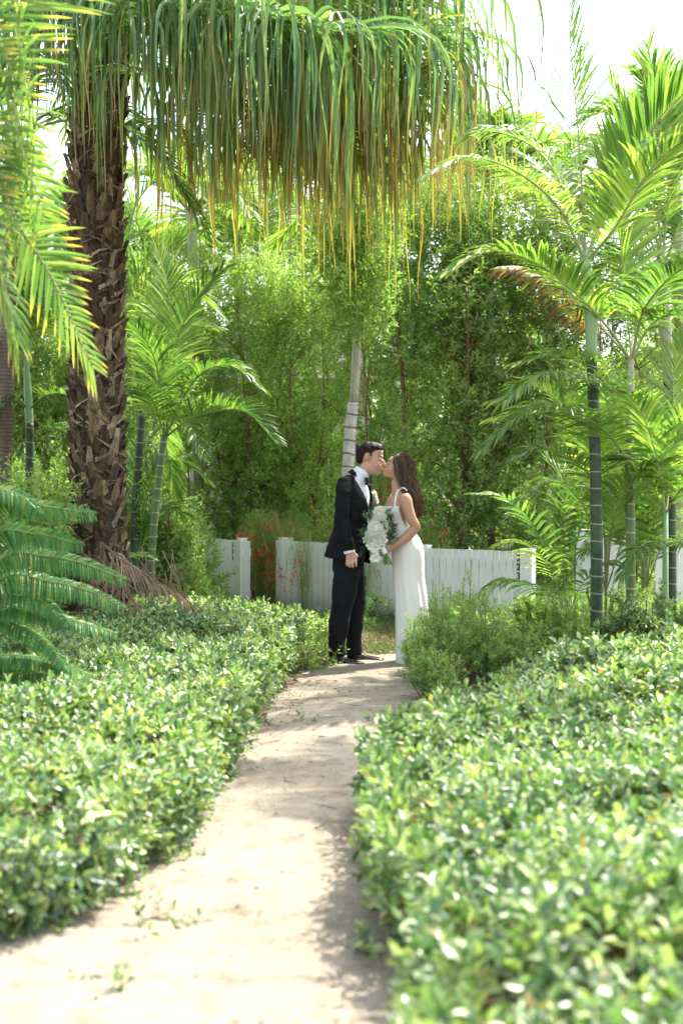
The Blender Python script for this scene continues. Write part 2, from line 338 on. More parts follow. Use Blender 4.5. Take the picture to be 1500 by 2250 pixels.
# ------------------------------------------------------------------ low hedges
def inside(poly, x, y):
    c = np.zeros(len(x), bool); n = len(poly); j = n - 1
    for i in range(n):
        xi, yi = poly[i]; xj, yj = poly[j]
        c ^= ((yi > y) != (yj > y)) & (x < (xj - xi) * (y - yi) / (yj - yi + 1e-12) + xi); j = i
    return c
def edgedist(poly, x, y):
    P0 = np.asarray(poly); P1 = np.roll(P0, -1, 0); best = np.full(len(x), 1e9); nx = np.zeros(len(x)); ny = np.zeros(len(x))
    for a, b in zip(P0, P1):
        ab = b - a; t = np.clip(((x - a[0]) * ab[0] + (y - a[1]) * ab[1]) / (ab @ ab), 0, 1)
        dx = x - (a[0] + ab[0] * t); dy = y - (a[1] + ab[1] * t); d = np.hypot(dx, dy); m = d < best
        best[m] = d[m]; nx[m] = -dx[m] / (d[m] + 1e-9); ny[m] = -dy[m] / (d[m] + 1e-9)
    return best, nx, ny
def hedge(name, label, poly, H, dens, L, W, Hfun=None, round_=.28, mat=M_HEDGE):
    poly = [tuple(p) for p in poly]; P0 = np.array(poly)
    root = thing(name, label, 'hedge', (P0[:, 0].mean(), P0[:, 1].mean(), 0))
    lo, hi = P0.min(0), P0.max(0); n = int(dens * np.prod(hi - lo))
    x = rng.uniform(lo[0], hi[0], n); y = rng.uniform(lo[1], hi[1], n); m = inside(poly, x, y); x, y = x[m], y[m]
    d, nx, ny = edgedist(poly, x, y)
    bump = np.array([mnoise.noise(Vector((a * 2.2, b * 2.2, .5))) * .13 + mnoise.noise(Vector((a * 6, b * 6, 2))) * .05 for a, b in zip(x, y)])
    h = (H if Hfun is None else Hfun(x, y)) + bump
    prof = np.sqrt(np.clip(1 - (1 - np.clip(d / round_, 0, 1)) ** 2, 0.02, 1))
    z = h * prof * (1 - .25 * rng.random(len(x)) ** 3)
    out = np.clip(1 - d / round_, 0, 1)
    U = np.c_[nx * out * 1.1, ny * out * 1.1, .5 + .5 * prof] + rng.normal(0, .38, (len(x), 3))
    mb = MB(); sprigs(mb, np.c_[x, y, z - .04], U, 8, .09, L, W, stem=1)
    # side faces: sprigs all down the edge
    P1 = np.roll(P0, -1, 0); per = np.linalg.norm(P1 - P0, axis=1)
    for a, b, l in zip(P0, P1, per):
        k = int(l * H * dens * 1.15); t = rng.random(k)[:, None]; q = a * (1 - t) + b * t
        o = A((b - a)[1], -(b - a)[0]); o = o / np.linalg.norm(o)
        if inside(poly, np.array([(a + b)[0] / 2 + o[0] * .05]), np.array([(a + b)[1] / 2 + o[1] * .05]))[0]: o = -o
        zz = rng.random(k) ** .8 * H * .85 + .03
        off = rng.uniform(-.10, .05, k) + .05 * np.sin(q[:, 0] * 5 + q[:, 1] * 4) + np.where(zz < .14, -.06, .0)
        C = np.c_[q + o * off[:, None], zz]; U = np.c_[np.tile(o * .8, (k, 1)), np.full(k, .55)] + rng.normal(0, .4, (k, 3))
        sprigs(mb, C, U, 7, .08, L, W, stem=1)
    st = MB(); k = int(len(x) * .035); idx = rng.choice(len(x), k, replace=False)
    for i in idx:
        b0 = A(x[i] - nx[i] * 0 + rng.normal(0, .04), y[i] + rng.normal(0, .04), 0)
        tube(st, [b0, b0 + A(rng.normal(0, .03), rng.normal(0, .03), h[i] * .4), A(x[i], y[i], z[i] - .05)], [.006, .004, .003], 4, cap=False)
    for f_, m_ in st.f: mb.f.append((f_ + mb.n, 1))
    mb.v += st.v; mb.t += st.t; mb.n += st.n
    mb.build('foliage', [mat, M_WOOD], root)
    return root
LH = [(-3.6, 3.9), (-1.6, 4.3), (-1.15, 4.62), (-.93, 4.85), (-.80, 5.15), (-.72, 5.6), (-.66, 6.3), (-.62, 7.4), (-.58, 8.4), (-.54, 9.6), (-.50, 10.5), (-.42, 11.2), (-.42, 12.1), (-.8, 12.9), (-1.6, 13.1), (-2.6, 12.9), (-3.6, 12.6)]
hedge('hedge', 'low leafy green hedge left of the sandy path', LH, .40, 470, .067, .030)
RH = [(.30, 2.6), (.27, 3.6), (.24, 4.3), (.20, 5.0), (.17, 5.6), (.20, 6.2), (.32, 6.9), (.60, 7.4), (.92, 7.9), (1.25, 8.6), (1.75, 9.2), (2.5, 9.0), (3.6, 8.8), (3.6, 2.6)]
hedge('hedge', 'low leafy green hedge right of the sandy path', RH, .42, 470, .070, .032, Hfun=lambda x, y: .43 + .14 * np.clip((x - 1.0) / 1.0, 0, 1) * np.clip((y - 5) / 3, 0, 1))
# ------------------------------------------------------------------ palm fronds
def frond(mb, ctrl, n=45, L=.4, W=.022, start=.15, a0=70, a1=22, v=20, droop=.5, roll=0, rr=.009, segs=5, prof='feather', jit=.06, sides=(1, -1), fold=False, lmat=0, smat=1, Lr=1.0):
    C, Ltot = arc(ctrl, 60); T = nrm(np.gradient(C, axis=0)); s0 = np.linspace(0, 1, 60)
    m = n; s = start + (1 - start) * (np.arange(m) + .5) / m
    pos = np.stack([np.interp(s, s0, C[:, k]) for k in range(3)], 1); tan = nrm(np.stack([np.interp(s, s0, T[:, k]) for k in range(3)], 1))
    side0 = np.cross(tan, A(0, 0, 1)); ln = np.linalg.norm(side0, axis=1, keepdims=True)
    chord = nrm(A(*(C[-1] - C[0]))[None])[0]; ref = np.cross(chord, A(0, 0, 1)); ref = nrm(ref + 1e-6)
    side0 = nrm(np.where(ln < .25, ref, side0)); 
    side0 = np.where((side0 @ ref)[:, None] < 0, -side0, side0)
    side0 = nrm(side0 - tan * np.sum(side0 * tan, 1, keepdims=True)); up0 = np.cross(side0, tan)
    ro = math.radians(roll); side = side0 * math.cos(ro) + up0 * math.sin(ro); up = np.cross(side, tan)
    u = (s - start) / (1 - start)
    if prof == 'feather': pl = np.minimum(1, .55 + u * 2.2) * np.clip(1.15 - u, 0, 1) ** .45 * .98
    elif prof == 'even': pl = np.minimum(1, .6 + u * 2) * np.clip(1.02 - u, 0, 1) ** .35
    pl = np.maximum(pl, .12)
    J = segs + 1; jj = np.linspace(0, 1, J)
    for sg in sides:
        ang = np.radians(a0 + (a1 - a0) * u) + rng.normal(0, jit, m); vv = math.radians(v) + rng.normal(0, jit * 1.5, m)
        d0 = tan * np.cos(ang)[:, None] + (side * sg * np.cos(vv)[:, None] + up * np.sin(vv)[:, None]) * np.sin(ang)[:, None]
        Ls = L * pl * rng.uniform(.9, 1.08, m) * (Lr if sg < 0 else 1); dr = droop * rng.uniform(.75, 1.25, m)
        pts = [pos.copy()]; dirs = []
        for j in range(segs):
            w = ((j + .5) / segs) ** 1.6 * dr
            d = nrm(d0 + A(0, 0, -1) * w[:, None] * 1.6 + rng.normal(0, .02, (m, 3))); dirs.append(d); pts.append(pts[-1] + d * (Ls / segs)[:, None])
        dirs.append(dirs[-1]); pts = np.stack(pts, 1); dirs = np.stack(dirs, 1)
        wd = tan[:, None] - dirs * np.sum(tan[:, None] * dirs, -1, keepdims=True)
        nn = np.cross(dirs, nrm(wd)); wd = nrm(nrm(wd) + nn * rng.normal(0, .35, (m, 1, 1)))
        wp = np.array([.45, .95, 1, .85, .55, .05]) if segs == 5 else np.interp(jj, [0, .2, .5, .8, 1], [.45, 1, 1, .7, .05])
        hw = (W / 2 * np.sqrt(pl))[:, None, None] * wp[None, :, None]
        if fold:
            V = np.stack([pts - wd * hw, pts + nn * hw * .5, pts + wd * hw], 2).reshape(m, -1, 3); k = 3
        else:
            V = np.stack([pts - wd * hw, pts + wd * hw], 2).reshape(m, -1, 3); k = 2
        f = []
        for j in range(segs):
            for q in range(k - 1): f.append([j * k + q, j * k + q + 1, (j + 1) * k + q + 1, (j + 1) * k + q])
        F = (np.array(f)[None] + (np.arange(m) * J * k)[:, None, None]).reshape(-1, 4)
        mb.add(V.reshape(-1, 3), F, lmat, np.tile(np.repeat(jj, k), m))
    if rr: tube(mb, C[::3], np.linspace(rr, rr * .25, len(C[::3])), 6, smat, cap=False, t=0)
    return mb
def rfrond(base, az, el, LL, sag, **kw):          # a frond leaving base at azimuth/elevation and arching under its weight
    h = A(math.sin(az), math.cos(az), 0); pts = []
    for s in (0, .25, .5, .75, 1):
        pts.append(base + h * LL * s * math.cos(el) * (1 - .12 * s * s) + A(0, 0, 1) * (LL * s * math.sin(el) - sag * LL * s * s * (1 + .4 * s)))
    mb = MB(); frond(mb, pts, **kw); return mb
def ringmat(name, base, ring, scale, rw=.12, var=.15):
    m, nt, p, out = newmat(name); tc = N(nt, 'ShaderNodeTexCoord'); sx = N(nt, 'ShaderNodeSeparateXYZ'); nt.links.new(tc.outputs['Object'], sx.inputs[0])
    nz = N(nt, 'ShaderNodeTexNoise'); nz.inputs['Scale'].default_value = 5; nt.links.new(tc.outputs['Object'], nz.inputs[0])
    z = math_(nt, 'ADD', math_(nt, 'MULTIPLY', sx.outputs[2], scale), math_(nt, 'MULTIPLY', nz.outputs[0], .35))
    z = math_(nt, 'ADD', z, math_(nt, 'MULTIPLY', sx.outputs[0], .8))
    fr = math_(nt, 'FRACT', z)
    f = math_(nt, 'LESS_THAN', fr, rw)
    n2 = N(nt, 'ShaderNodeTexNoise'); n2.inputs['Scale'].default_value = 14; n2.inputs['Detail'].default_value = 6; nt.links.new(tc.outputs['Object'], n2.inputs[0])
    b = np.array(base); c = ramp(nt, [(.3, tuple(b * (1 - var * 2))), (.7, tuple(b * (1 + var)))], n2.outputs[0]).outputs[0]
    nt.links.new(mixc(nt, f, c, tuple(ring)), p.inputs['Base Color']); p.inputs['Roughness'].default_value = .55
    bm = N(nt, 'ShaderNodeBump'); bm.inputs['Strength'].default_value = .5; bm.inputs['Distance'].default_value = .01; nt.links.new(math_(nt, 'ADD', f, n2.outputs[0]), bm.inputs['Height']); nt.links.new(bm.outputs[0], p.inputs['Normal'])
    return m
M_RINGG = ringmat('green_ringed_stem', (.032, .07, .028), (.30, .26, .18), 7.5, .07, .3)
M_RINGG2 = ringmat('yellow_green_ringed_stem', (.10, .16, .05), (.38, .34, .22), 9, .10)
M_RINGW = ringmat('pale_ringed_trunk', (.52, .49, .46), (.14, .085, .06), 7.2, .13)
M_RINGB = ringmat('brown_ringed_trunk', (.17, .12, .09), (.09, .06, .045), 30, .3)
M_SHAFTW = solid('pale_crownshaft', (.36, .36, .27), .45, var=.25, stretch=(10, 10, .5), bump=.15, bscale=12)
def ringed_trunk(root, pts, rad, mat, name='trunk', sides=14, res=40, swell=.05, period=.13):
    q = spline(np.c_[np.asarray(pts, float), np.linspace(rad[0], rad[1], len(pts))], res)
    q[:, 3] *= 1 + swell * .3 * rng.normal(size=len(q))
    mb = MB(); tube(mb, q[:, :3], q[:, 3], sides); return mb.build(name, mat, root, smooth=True)

# ------------------------------------------------------------------ right-hand palm cluster
def PP(*pts): return [P(*p) for p in pts]
def palm(name, label, trunk_px, rad, rmat, shaft_px=None, srad=None, smat=None, group=None, cat='palm'):
    base = P(*trunk_px[0]); 
    gx = G(trunk_px[0][0], 0 + 1045 + CAM_H / trunk_px[0][2] * FPX)
    root = thing(name, label, cat, (base[0], base[1], 0), group)
    pts = [A(base[0], base[1], -.02)] + [P(*p) for p in trunk_px[1:]]
    ringed_trunk(root, pts, rad, rmat)
    if shaft_px:
        q = PP(*shaft_px); mb = MB(); tube(mb, q, srad, 14, res=16); mb.build('crownshaft', smat or M_SHAFT, root, smooth=True)
    return root
def addfr(root, ctrl, mats=None, **kw):
    mb = MB(); frond(mb, ctrl, **kw); return mb.build('frond', mats or [M_ARECA, M_RACH], root)

Y1 = 10.9
R1 = palm('palm_tree', 'green ringed palm with stout stem and upright spear, left of the three right palms', [(1308, 1420, Y1), (1310, 1200, Y1), (1305, 950, Y1), (1298, 770, Y1)], (.049, .040), M_RINGG,
          [(1298, 790, Y1), (1297, 680, Y1), (1288, 590, Y1), (1284, 555, Y1)], [.042, .048, .040, .02], M_SHAFT, 'slim ringed palms on the right')
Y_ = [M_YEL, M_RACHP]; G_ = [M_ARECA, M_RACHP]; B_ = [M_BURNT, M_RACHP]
addfr(R1, PP((1284, 570, Y1), (1225, 455, Y1 - .2), (1130, 375, Y1 - .6), (1020, 345, Y1 - .9), (930, 385, Y1 - 1.1)), [M_BTIP, M_RACHP], n=58, L=.34, W=.020, v=8, droop=.55, start=.1, rr=.013, a0=65)
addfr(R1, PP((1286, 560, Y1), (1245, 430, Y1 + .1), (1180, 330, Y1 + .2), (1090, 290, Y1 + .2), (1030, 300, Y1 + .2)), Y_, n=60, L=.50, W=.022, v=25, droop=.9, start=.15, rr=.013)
addfr(R1, PP((1286, 560, Y1), (1270, 300, Y1), (1254, 120, Y1), (1244, -60, Y1)), G_, n=34, L=.46, W=.010, v=60, droop=.06, start=.42, rr=.009, a0=32, a1=18)
addfr(R1, PP((1288, 560, Y1), (1262, 330, Y1 + .5), (1245, 180, Y1 + .8), (1225, 80, Y1 + 1)), Y_, n=34, L=.62, W=.013, v=35, droop=.2, start=.4, rr=.007, a0=50, a1=30)
addfr(R1, PP((1290, 560, Y1), (1345, 430, Y1), (1410, 310, Y1 - .1), (1490, 215, Y1 - .3), (1580, 150, Y1 - .5)), [M_ARECA, M_RACHP], n=62, L=.62, W=.040, v=38, droop=.10, start=.12, rr=.014, a0=62)
addfr(R1, PP((1292, 570, Y1), (1350, 500, Y1 - .3), (1430, 370, Y1 - .7), (1520, 290, Y1 - 1.1)), Y_, n=56, L=.50, W=.030, v=30, droop=.35, start=.12, rr=.013)
addfr(R1, PP((1282, 580, Y1), (1255, 460, Y1 + .6), (1200, 380, Y1 + 1.2), (1130, 330, Y1 + 1.6)), G_, n=50, L=.5, W=.024, v=20, droop=.7, start=.15, rr=.012)
addfr(R1, PP((1290, 570, Y1), (1330, 400, Y1 + .6), (1370, 290, Y1 + 1), (1440, 210, Y1 + 1.3)), Y_, n=50, L=.55, W=.024, v=20, droop=.5, start=.15, rr=.012)

Y2 = 11.4
R2 = palm('palm_tree', 'slender palm with bamboo-like stem in front of the white gate, middle of the right palms', [(1385, 1370, 11.3), (1384, 1150, 11.3), (1380, 1000, 11.3), (1380, 950, 11.3)], (.040, .030), M_RINGG2,
          [(1381, 960, 11.3), (1384, 860, 11.3), (1385, 780, 11.3)], [.030, .032, .02], M_SHAFTW, 'slim ringed palms on the right')
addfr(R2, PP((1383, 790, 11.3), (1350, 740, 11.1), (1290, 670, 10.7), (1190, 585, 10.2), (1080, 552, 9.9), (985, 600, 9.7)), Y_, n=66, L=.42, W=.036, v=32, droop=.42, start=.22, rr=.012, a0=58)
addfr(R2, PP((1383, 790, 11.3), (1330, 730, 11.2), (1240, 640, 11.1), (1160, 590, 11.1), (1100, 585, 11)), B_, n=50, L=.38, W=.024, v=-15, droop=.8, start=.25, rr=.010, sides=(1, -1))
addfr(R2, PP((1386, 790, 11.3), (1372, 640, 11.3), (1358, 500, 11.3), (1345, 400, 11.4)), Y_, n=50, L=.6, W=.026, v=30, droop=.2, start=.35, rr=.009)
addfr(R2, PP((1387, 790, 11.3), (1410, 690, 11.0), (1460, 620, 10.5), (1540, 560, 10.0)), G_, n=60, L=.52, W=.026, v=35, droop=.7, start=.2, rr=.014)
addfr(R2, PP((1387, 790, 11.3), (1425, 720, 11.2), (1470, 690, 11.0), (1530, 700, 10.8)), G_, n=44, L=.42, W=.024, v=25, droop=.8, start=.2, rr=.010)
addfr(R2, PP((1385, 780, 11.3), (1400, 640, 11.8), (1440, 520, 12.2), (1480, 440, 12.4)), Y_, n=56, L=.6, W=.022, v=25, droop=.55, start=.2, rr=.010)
addfr(R2, PP((1380, 880, 11.2), (1330, 850, 10.8), (1260, 822, 10.4), (1180, 825, 10.0), (1110, 880, 9.8)), [M_ARECA, M_RACH], n=46, L=.36, W=.030, v=15, droop=.9, start=.12, rr=.009)
addfr(R2, PP((1378, 1010, 11.2), (1330, 950, 10.7), (1260, 905, 10.3), (1160, 900, 10.0), (1060, 985, 9.8)), [M_ARECA, M_RACH], n=56, L=.38, W=.024, v=20, droop=.65, start=.15, rr=.009)

Y3 = 11.9
R3 = palm('palm_tree', 'palm with whitish crownshaft at the right edge, rightmost of the three right palms', [(1474, 1340, Y3), (1472, 1100, Y3), (1468, 900, Y3), (1466, 820, Y3)], (.048, .040), M_RINGG,
          [(1467, 840, Y3), (1462, 740, Y3), (1456, 640, Y3), (1452, 560, Y3)], [.040, .048, .042, .02], M_SHAFTW, 'slim ringed palms on the right')
for (a_, b_, c_, mm, k) in [((1400, 470), (1330, 400), (1250, 430), Y_, 1), ((1420, 420), (1390, 280), (1340, 180), Y_, .2), ((1470, 400), (1500, 250), (1560, 150), G_, .5),
                            ((1510, 470), (1580, 420), (1660, 430), G_, 1), ((1395, 560), (1340, 570), (1290, 640), G_, 1.2), ((1500, 560), (1550, 580), (1600, 660), Y_, 1), ((1440, 380), (1450, 250), (1420, 100), Y_, .1)]:
    addfr(R3, PP((1454, 590, Y3), (*a_, Y3 + .1 * k), (*b_, Y3 + .3), (*c_, Y3 + .3)), mm, n=50, L=.55, W=.028, v=25, droop=.55 * k, start=.2, rr=.012)

# younger palms filling the lower right
def clump(name, label, base, specs, stems=3, smat=M_RINGG2, r=.018, h=.5, group=None, mats=None, cat='palm'):
    root = thing(name, label, cat, (base[0], base[1], 0), group)
    for i in range(stems):
        mb = MB(); a = i * 2.4; o = A(math.cos(a), math.sin(a), 0) * .09 * (i > 0)
        tube(mb, [A(*base[:2], -.02) + o, A(*base[:2], h * .5) + o * 1.3, A(*base[:2], h) + o * 2], [r, r * .9, r * .7], 8)
        mb.build('stem', smat, root, smooth=True)
    for ctrl, kw in specs:
        k = dict(kw); mm = k.pop('mats', mats); addfr(root, ctrl, mm, **k)
    return root
Yp = 12.2; b = P(1235, 1400, Yp)
GA = [M_ARECA, M_RACH]; YL = [M_YEL, M_RACHP]
def up_(px, py, Y): return P(px, py, Y)
clump('parlour_palm', 'bushy young palm with broad leaflets arching over the house number', b, [
    (PP((1240, 1380, Yp), (1215, 1250, Yp), (1170, 1150, Yp - .1), (1110, 1095, Yp - .3), (1045, 1085, Yp - .5)), dict(n=20, L=.32, W=.034, v=15, droop=.35, start=.3, rr=.006, fold=True)),
    (PP((1245, 1360, Yp), (1215, 1270, Yp - .3), (1185, 1215, Yp - .5), (1150, 1190, Yp - .7), (1100, 1195, Yp - .9)), dict(n=22, L=.34, W=.016, v=10, droop=.55, start=.35, rr=.005, mats=YL)),
    (PP((1250, 1360, Yp), (1200, 1300, Yp - .5), (1150, 1278, Yp - .8), (1100, 1275, Yp - 1), (1030, 1320, Yp - 1.2)), dict(n=22, L=.28, W=.034, v=5, droop=.8, start=.25, rr=.006, fold=True)),
    (PP((1245, 1360, Yp), (1265, 1200, Yp), (1300, 1120, Yp), (1370, 1090, Yp)), dict(n=20, L=.34, W=.034, v=20, droop=.5, start=.3, rr=.006, fold=True)),
    (PP((1245, 1360, Yp), (1235, 1180, Yp + .1), (1240, 1070, Yp + .2), (1200, 1010, Yp + .3)), dict(n=22, L=.34, W=.032, v=25, droop=.3, start=.35, rr=.006, fold=True)),
    (PP((1245, 1360, Yp), (1280, 1280, Yp - .4), (1330, 1240, Yp - .5), (1400, 1260, Yp - .6)), dict(n=20, L=.28, W=.028, v=10, droop=.6, start=.3, rr=.005, fold=True)),
], stems=4, r=.009, h=.5)
b = P(1330, 1350, 11.8)
clump('areca_palm', 'young palm sending bright fronds out between the ringed stems', b, [
    (PP((1330, 1300, 11.8), (1320, 1080, 11.6), (1270, 940, 11.3), (1180, 850, 11.1), (1095, 880, 11)), dict(n=44, L=.42, W=.03, v=30, droop=.45, start=.4, rr=.009, mats=YL)),
    (PP((1330, 1300, 11.8), (1325, 1100, 11.5), (1270, 1020, 11.2), (1190, 985, 11.0), (1120, 1010, 10.8)), dict(n=40, L=.34, W=.026, v=20, droop=.5, start=.4, rr=.008)),
    (PP((1330, 1300, 11.8), (1290, 1130, 11.6), (1220, 1060, 11.5), (1130, 1100, 11.4)), dict(n=34, L=.32, W=.026, v=15, droop=.6, start=.35, rr=.008)),
    (PP((1330, 1300, 11.8), (1350, 1050, 12), (1350, 880, 12.1), (1300, 760, 12.2)), dict(n=44, L=.42, W=.026, v=30, droop=.4, start=.35, rr=.009)),
    (PP((1330, 1300, 11.8), (1390, 1120, 11.7), (1440, 1040, 11.6), (1500, 1020, 11.5)), dict(n=40, L=.4, W=.026, v=25, droop=.5, start=.3, rr=.008)),
    (PP((1330, 1300, 11.8), (1345, 980, 11.4), (1310, 830, 11.0), (1230, 780, 10.7), (1140, 800, 10.5)), dict(n=46, L=.40, W=.024, v=30, droop=.5, start=.45, rr=.008, mats=YL)),
    (PP((1330, 1300, 11.8), (1335, 1040, 11.3), (1280, 930, 10.9), (1190, 890, 10.6), (1090, 920, 10.4)), dict(n=46, L=.38, W=.024, v=25, droop=.5, start=.4, rr=.008, mats=YL)),
    (PP((1330, 1300, 11.8), (1350, 1130, 11.3), (1400, 1040, 11.0), (1470, 1010, 10.8)), dict(n=42, L=.38, W=.024, v=25, droop=.6, start=.35, rr=.008)),
], stems=3, r=.016, h=.6)
b = P(1420, 1350, 12.0)
clump('areca_palm', 'young feathery palm filling the gap between the middle and rightmost ringed stems', b, [
    (PP((1420, 1290, 12), (1400, 1150, 12), (1360, 1080, 12), (1290, 1070, 12)), dict(n=40, L=.40, W=.026, v=25, droop=.5, start=.3, rr=.008)),
    (PP((1420, 1290, 12), (1440, 1130, 11.8), (1490, 1060, 11.6), (1560, 1090, 11.5)), dict(n=40, L=.40, W=.026, v=25, droop=.5, start=.3, rr=.008)),
    (PP((1420, 1290, 12), (1420, 1080, 12.1), (1420, 930, 12.2), (1370, 850, 12.3)), dict(n=44, L=.44, W=.026, v=30, droop=.4, start=.3, rr=.008)),
    (PP((1420, 1290, 12), (1430, 1060, 12.2), (1460, 920, 12.4), (1530, 860, 12.5)), dict(n=44, L=.44, W=.026, v=30, droop=.4, start=.3, rr=.008, mats=YL)),
    (PP((1420, 1290, 12), (1390, 1200, 11.8), (1340, 1170, 11.6), (1280, 1210, 11.5)), dict(n=34, L=.34, W=.024, v=15, droop=.6, start=.3, rr=.007)),
    (PP((1420, 1290, 12), (1450, 1210, 11.8), (1490, 1190, 11.6), (1550, 1230, 11.5)), dict(n=34, L=.34, W=.024, v=15, droop=.6, start=.3, rr=.007)),
], stems=4, r=.014, h=.5, mats=GA)
b = P(1460, 1360, 11.0)
clump('areca_palm', 'young palm with pale stem under the right edge palm', b, [
    (PP((1460, 1120, 11), (1440, 1000, 10.8), (1405, 900, 10.6), (1385, 870, 10.4)), dict(n=40, L=.42, W=.03, v=35, droop=.5, start=.15, rr=.009, mats=YL)),
    (PP((1460, 1120, 11), (1475, 1000, 10.9), (1500, 930, 10.8), (1560, 900, 10.6)), dict(n=44, L=.42, W=.028, v=30, droop=.6, start=.15, rr=.009)),
    (PP((1460, 1130, 11), (1430, 1060, 11), (1400, 1020, 11.1), (1350, 1010, 11.2)), dict(n=40, L=.36, W=.028, v=25, droop=.5, start=.2, rr=.008)),
    (PP((1460, 1130, 11), (1500, 1070, 10.8), (1550, 1060, 10.6), (1600, 1100, 10.4)), dict(n=40, L=.36, W=.026, v=25, droop=.5, start=.2, rr=.008)),
    (PP((1462, 1130, 11), (1480, 960, 11.4), (1480, 820, 11.6), (1520, 720, 11.8)), dict(n=44, L=.42, W=.026, v=30, droop=.4, start=.25, rr=.009, mats=YL)),
    (PP((1460, 1200, 11), (1430, 1190, 10.8), (1395, 1210, 10.6), (1360, 1270, 10.5)), dict(n=34, L=.30, W=.022, v=10, droop=.7, start=.2, rr=.007)),
    (PP((1460, 1200, 11), (1490, 1190, 10.8), (1530, 1200, 10.6), (1570, 1260, 10.5)), dict(n=34, L=.34, W=.022, v=10, droop=.7, start=.2, rr=.007)),
], stems=1, r=.028, h=1.3, smat=M_SHAFT)

# ------------------------------------------------------------------ left-centre areca palms
Ya = 13.2; b = P(330, 1400, Ya)
ar = clump('areca_palm', 'clumped palm with pale ringed stems arching right of the big shaggy trunk', b, [
    (PP((365, 960, Ya), (405, 930, Ya - .2), (470, 905, Ya - .4), (540, 905, Ya - .6), (600, 965, Ya - .8)), dict(n=54, L=.40, W=.022, v=40, droop=.18, start=.08, rr=.011, a0=65)),
    (PP((365, 960, Ya), (378, 850, Ya), (392, 740, Ya - .1), (440, 645, Ya - .2), (490, 590, Ya - .4)), dict(n=56, L=.48, W=.024, v=20, droop=.35, start=.25, rr=.011)),
    (PP((362, 960, Ya), (356, 880, Ya - .1), (340, 790, Ya - .3), (305, 725, Ya - .5), (265, 700, Ya - .6)), dict(n=54, L=.42, W=.026, v=30, droop=.35, start=.12, rr=.011)),
    (PP((368, 950, Ya), (410, 860, Ya), (450, 815, Ya - .1), (510, 805, Ya - .2), (570, 850, Ya - .3)), dict(n=46, L=.36, W=.024, v=25, droop=.5, start=.25, rr=.010)),
    (PP((365, 960, Ya), (385, 920, Ya - .3), (420, 940, Ya - .6), (450, 1010, Ya - .8)), dict(n=34, L=.28, W=.020, v=20, droop=.5, start=.15, rr=.008)),
    (PP((362, 960, Ya), (335, 880, Ya - .3), (295, 850, Ya - .6), (240, 870, Ya - .8)), dict(n=40, L=.36, W=.024, v=15, droop=.5, start=.15, rr=.009)),
    (PP((365, 950, Ya), (375, 780, Ya + .3), (370, 640, Ya + .5), (350, 560, Ya + .6)), dict(n=50, L=.5, W=.024, v=25, droop=.3, start=.3, rr=.010, mats=YL)),
], stems=0, mats=GA)
def stemobj(root, px, r, mat): 
    q = [P(*p) for p in px]; q[0] = A(q[0][0], q[0][1], -.02); ringed_trunk(root, q, r, mat, 'stem')
stemobj(ar, [(325, 1400, Ya), (335, 1200, Ya), (350, 1050, Ya), (362, 955, Ya)], (.040, .032), M_RINGG2)
stemobj(ar, [(300, 1400, Ya + .5), (298, 1150, Ya + .5), (312, 900, Ya + .5)], (.042, .035), M_RINGG)
for i, (c, kw) in enumerate([(((312, 900), (330, 760), (340, 660), (390, 560)), {}), (((312, 900), (290, 800), (250, 740), (190, 720)), {}), (((312, 900), (345, 790), (400, 720), (470, 720)), {}),
                             (((312, 900), (330, 860), (370, 1000), (390, 1120)), dict(droop=.8)), (((300, 1250), (330, 1150), (380, 1120), (440, 1160)), {}), (((300, 1250), (330, 1060), (390, 1010), (450, 1050)), {}),
                             (((300, 1260), (270, 1150), (240, 1100), (180, 1100)), {}), (((300, 1260), (290, 1100), (310, 1000), (360, 930)), {})]):
    addfr(ar, [P(x, y, Ya + .5 + j * .1) for j, (x, y) in enumerate(c)], GA if i % 3 else YL, n=46, L=.42, W=.024, v=25, start=.2, rr=.010, **{**dict(droop=.45), **kw})
Yb = 15.0; b = P(250, 1340, Yb)
root = palm('palm_tree', 'tall palm behind the shaggy trunk with one grey stalk rising to the right', [(262, 1345, Yb), (262, 1000, Yb), (258, 700, Yb)], (.06, .05), M_RINGG2)
for c, mm in [(((262, 700), (300, 615), (350, 560), (430, 500)), G_), (((262, 700), (240, 560), (200, 480), (120, 470)), G_), (((262, 700), (280, 560), (300, 450), (380, 350)), Y_), (((262, 700), (320, 640), (400, 620), (470, 680)), Y_), (((262, 700), (230, 620), (170, 600), (90, 640)), G_), (((262, 700), (262, 520), (240, 400), (200, 300)), G_)]:
    addfr(root, [P(x, y, Yb) for x, y in c], mm, n=56, L=.60, W=.026, v=25, droop=.3, start=.2, rr=.016)

# small palm at far left and behind the big trunk
Yc = 12.8
root = palm('palm_tree', 'thin green-stemmed palm between the left edge trunk and the shaggy trunk', [(68, 1420, Yc), (66, 1100, Yc), (66, 930, Yc)], (.042, .036), M_RINGG, [(66, 940, Yc), (62, 860, Yc), (58, 780, Yc)], [.036, .036, .02], M_SHAFT)
for c, mm in [(((58, 790), (40, 700), (0, 640), (-60, 640)), GA), (((58, 790), (75, 690), (110, 620), (170, 600)), GA), (((58, 790), (90, 720), (150, 700), (210, 760)), YL), (((58, 790), (20, 760), (-20, 770), (-60, 830)), YL),
              (((58, 790), (60, 680), (50, 580), (20, 500)), GA), (((66, 900), (100, 870), (150, 870), (210, 930)), GA), (((66, 900), (30, 880), (0, 900), (-40, 960)), GA), (((66, 960), (110, 940), (160, 960), (200, 1030)), GA)]:
    addfr(root, [P(x, y, Yc - .1 * j) for j, (x, y) in enumerate(c)], mm, n=44, L=.42, W=.024, v=25, droop=.45, start=.2, rr=.010)
b = P(110, 1400, 12.4)
sp = []
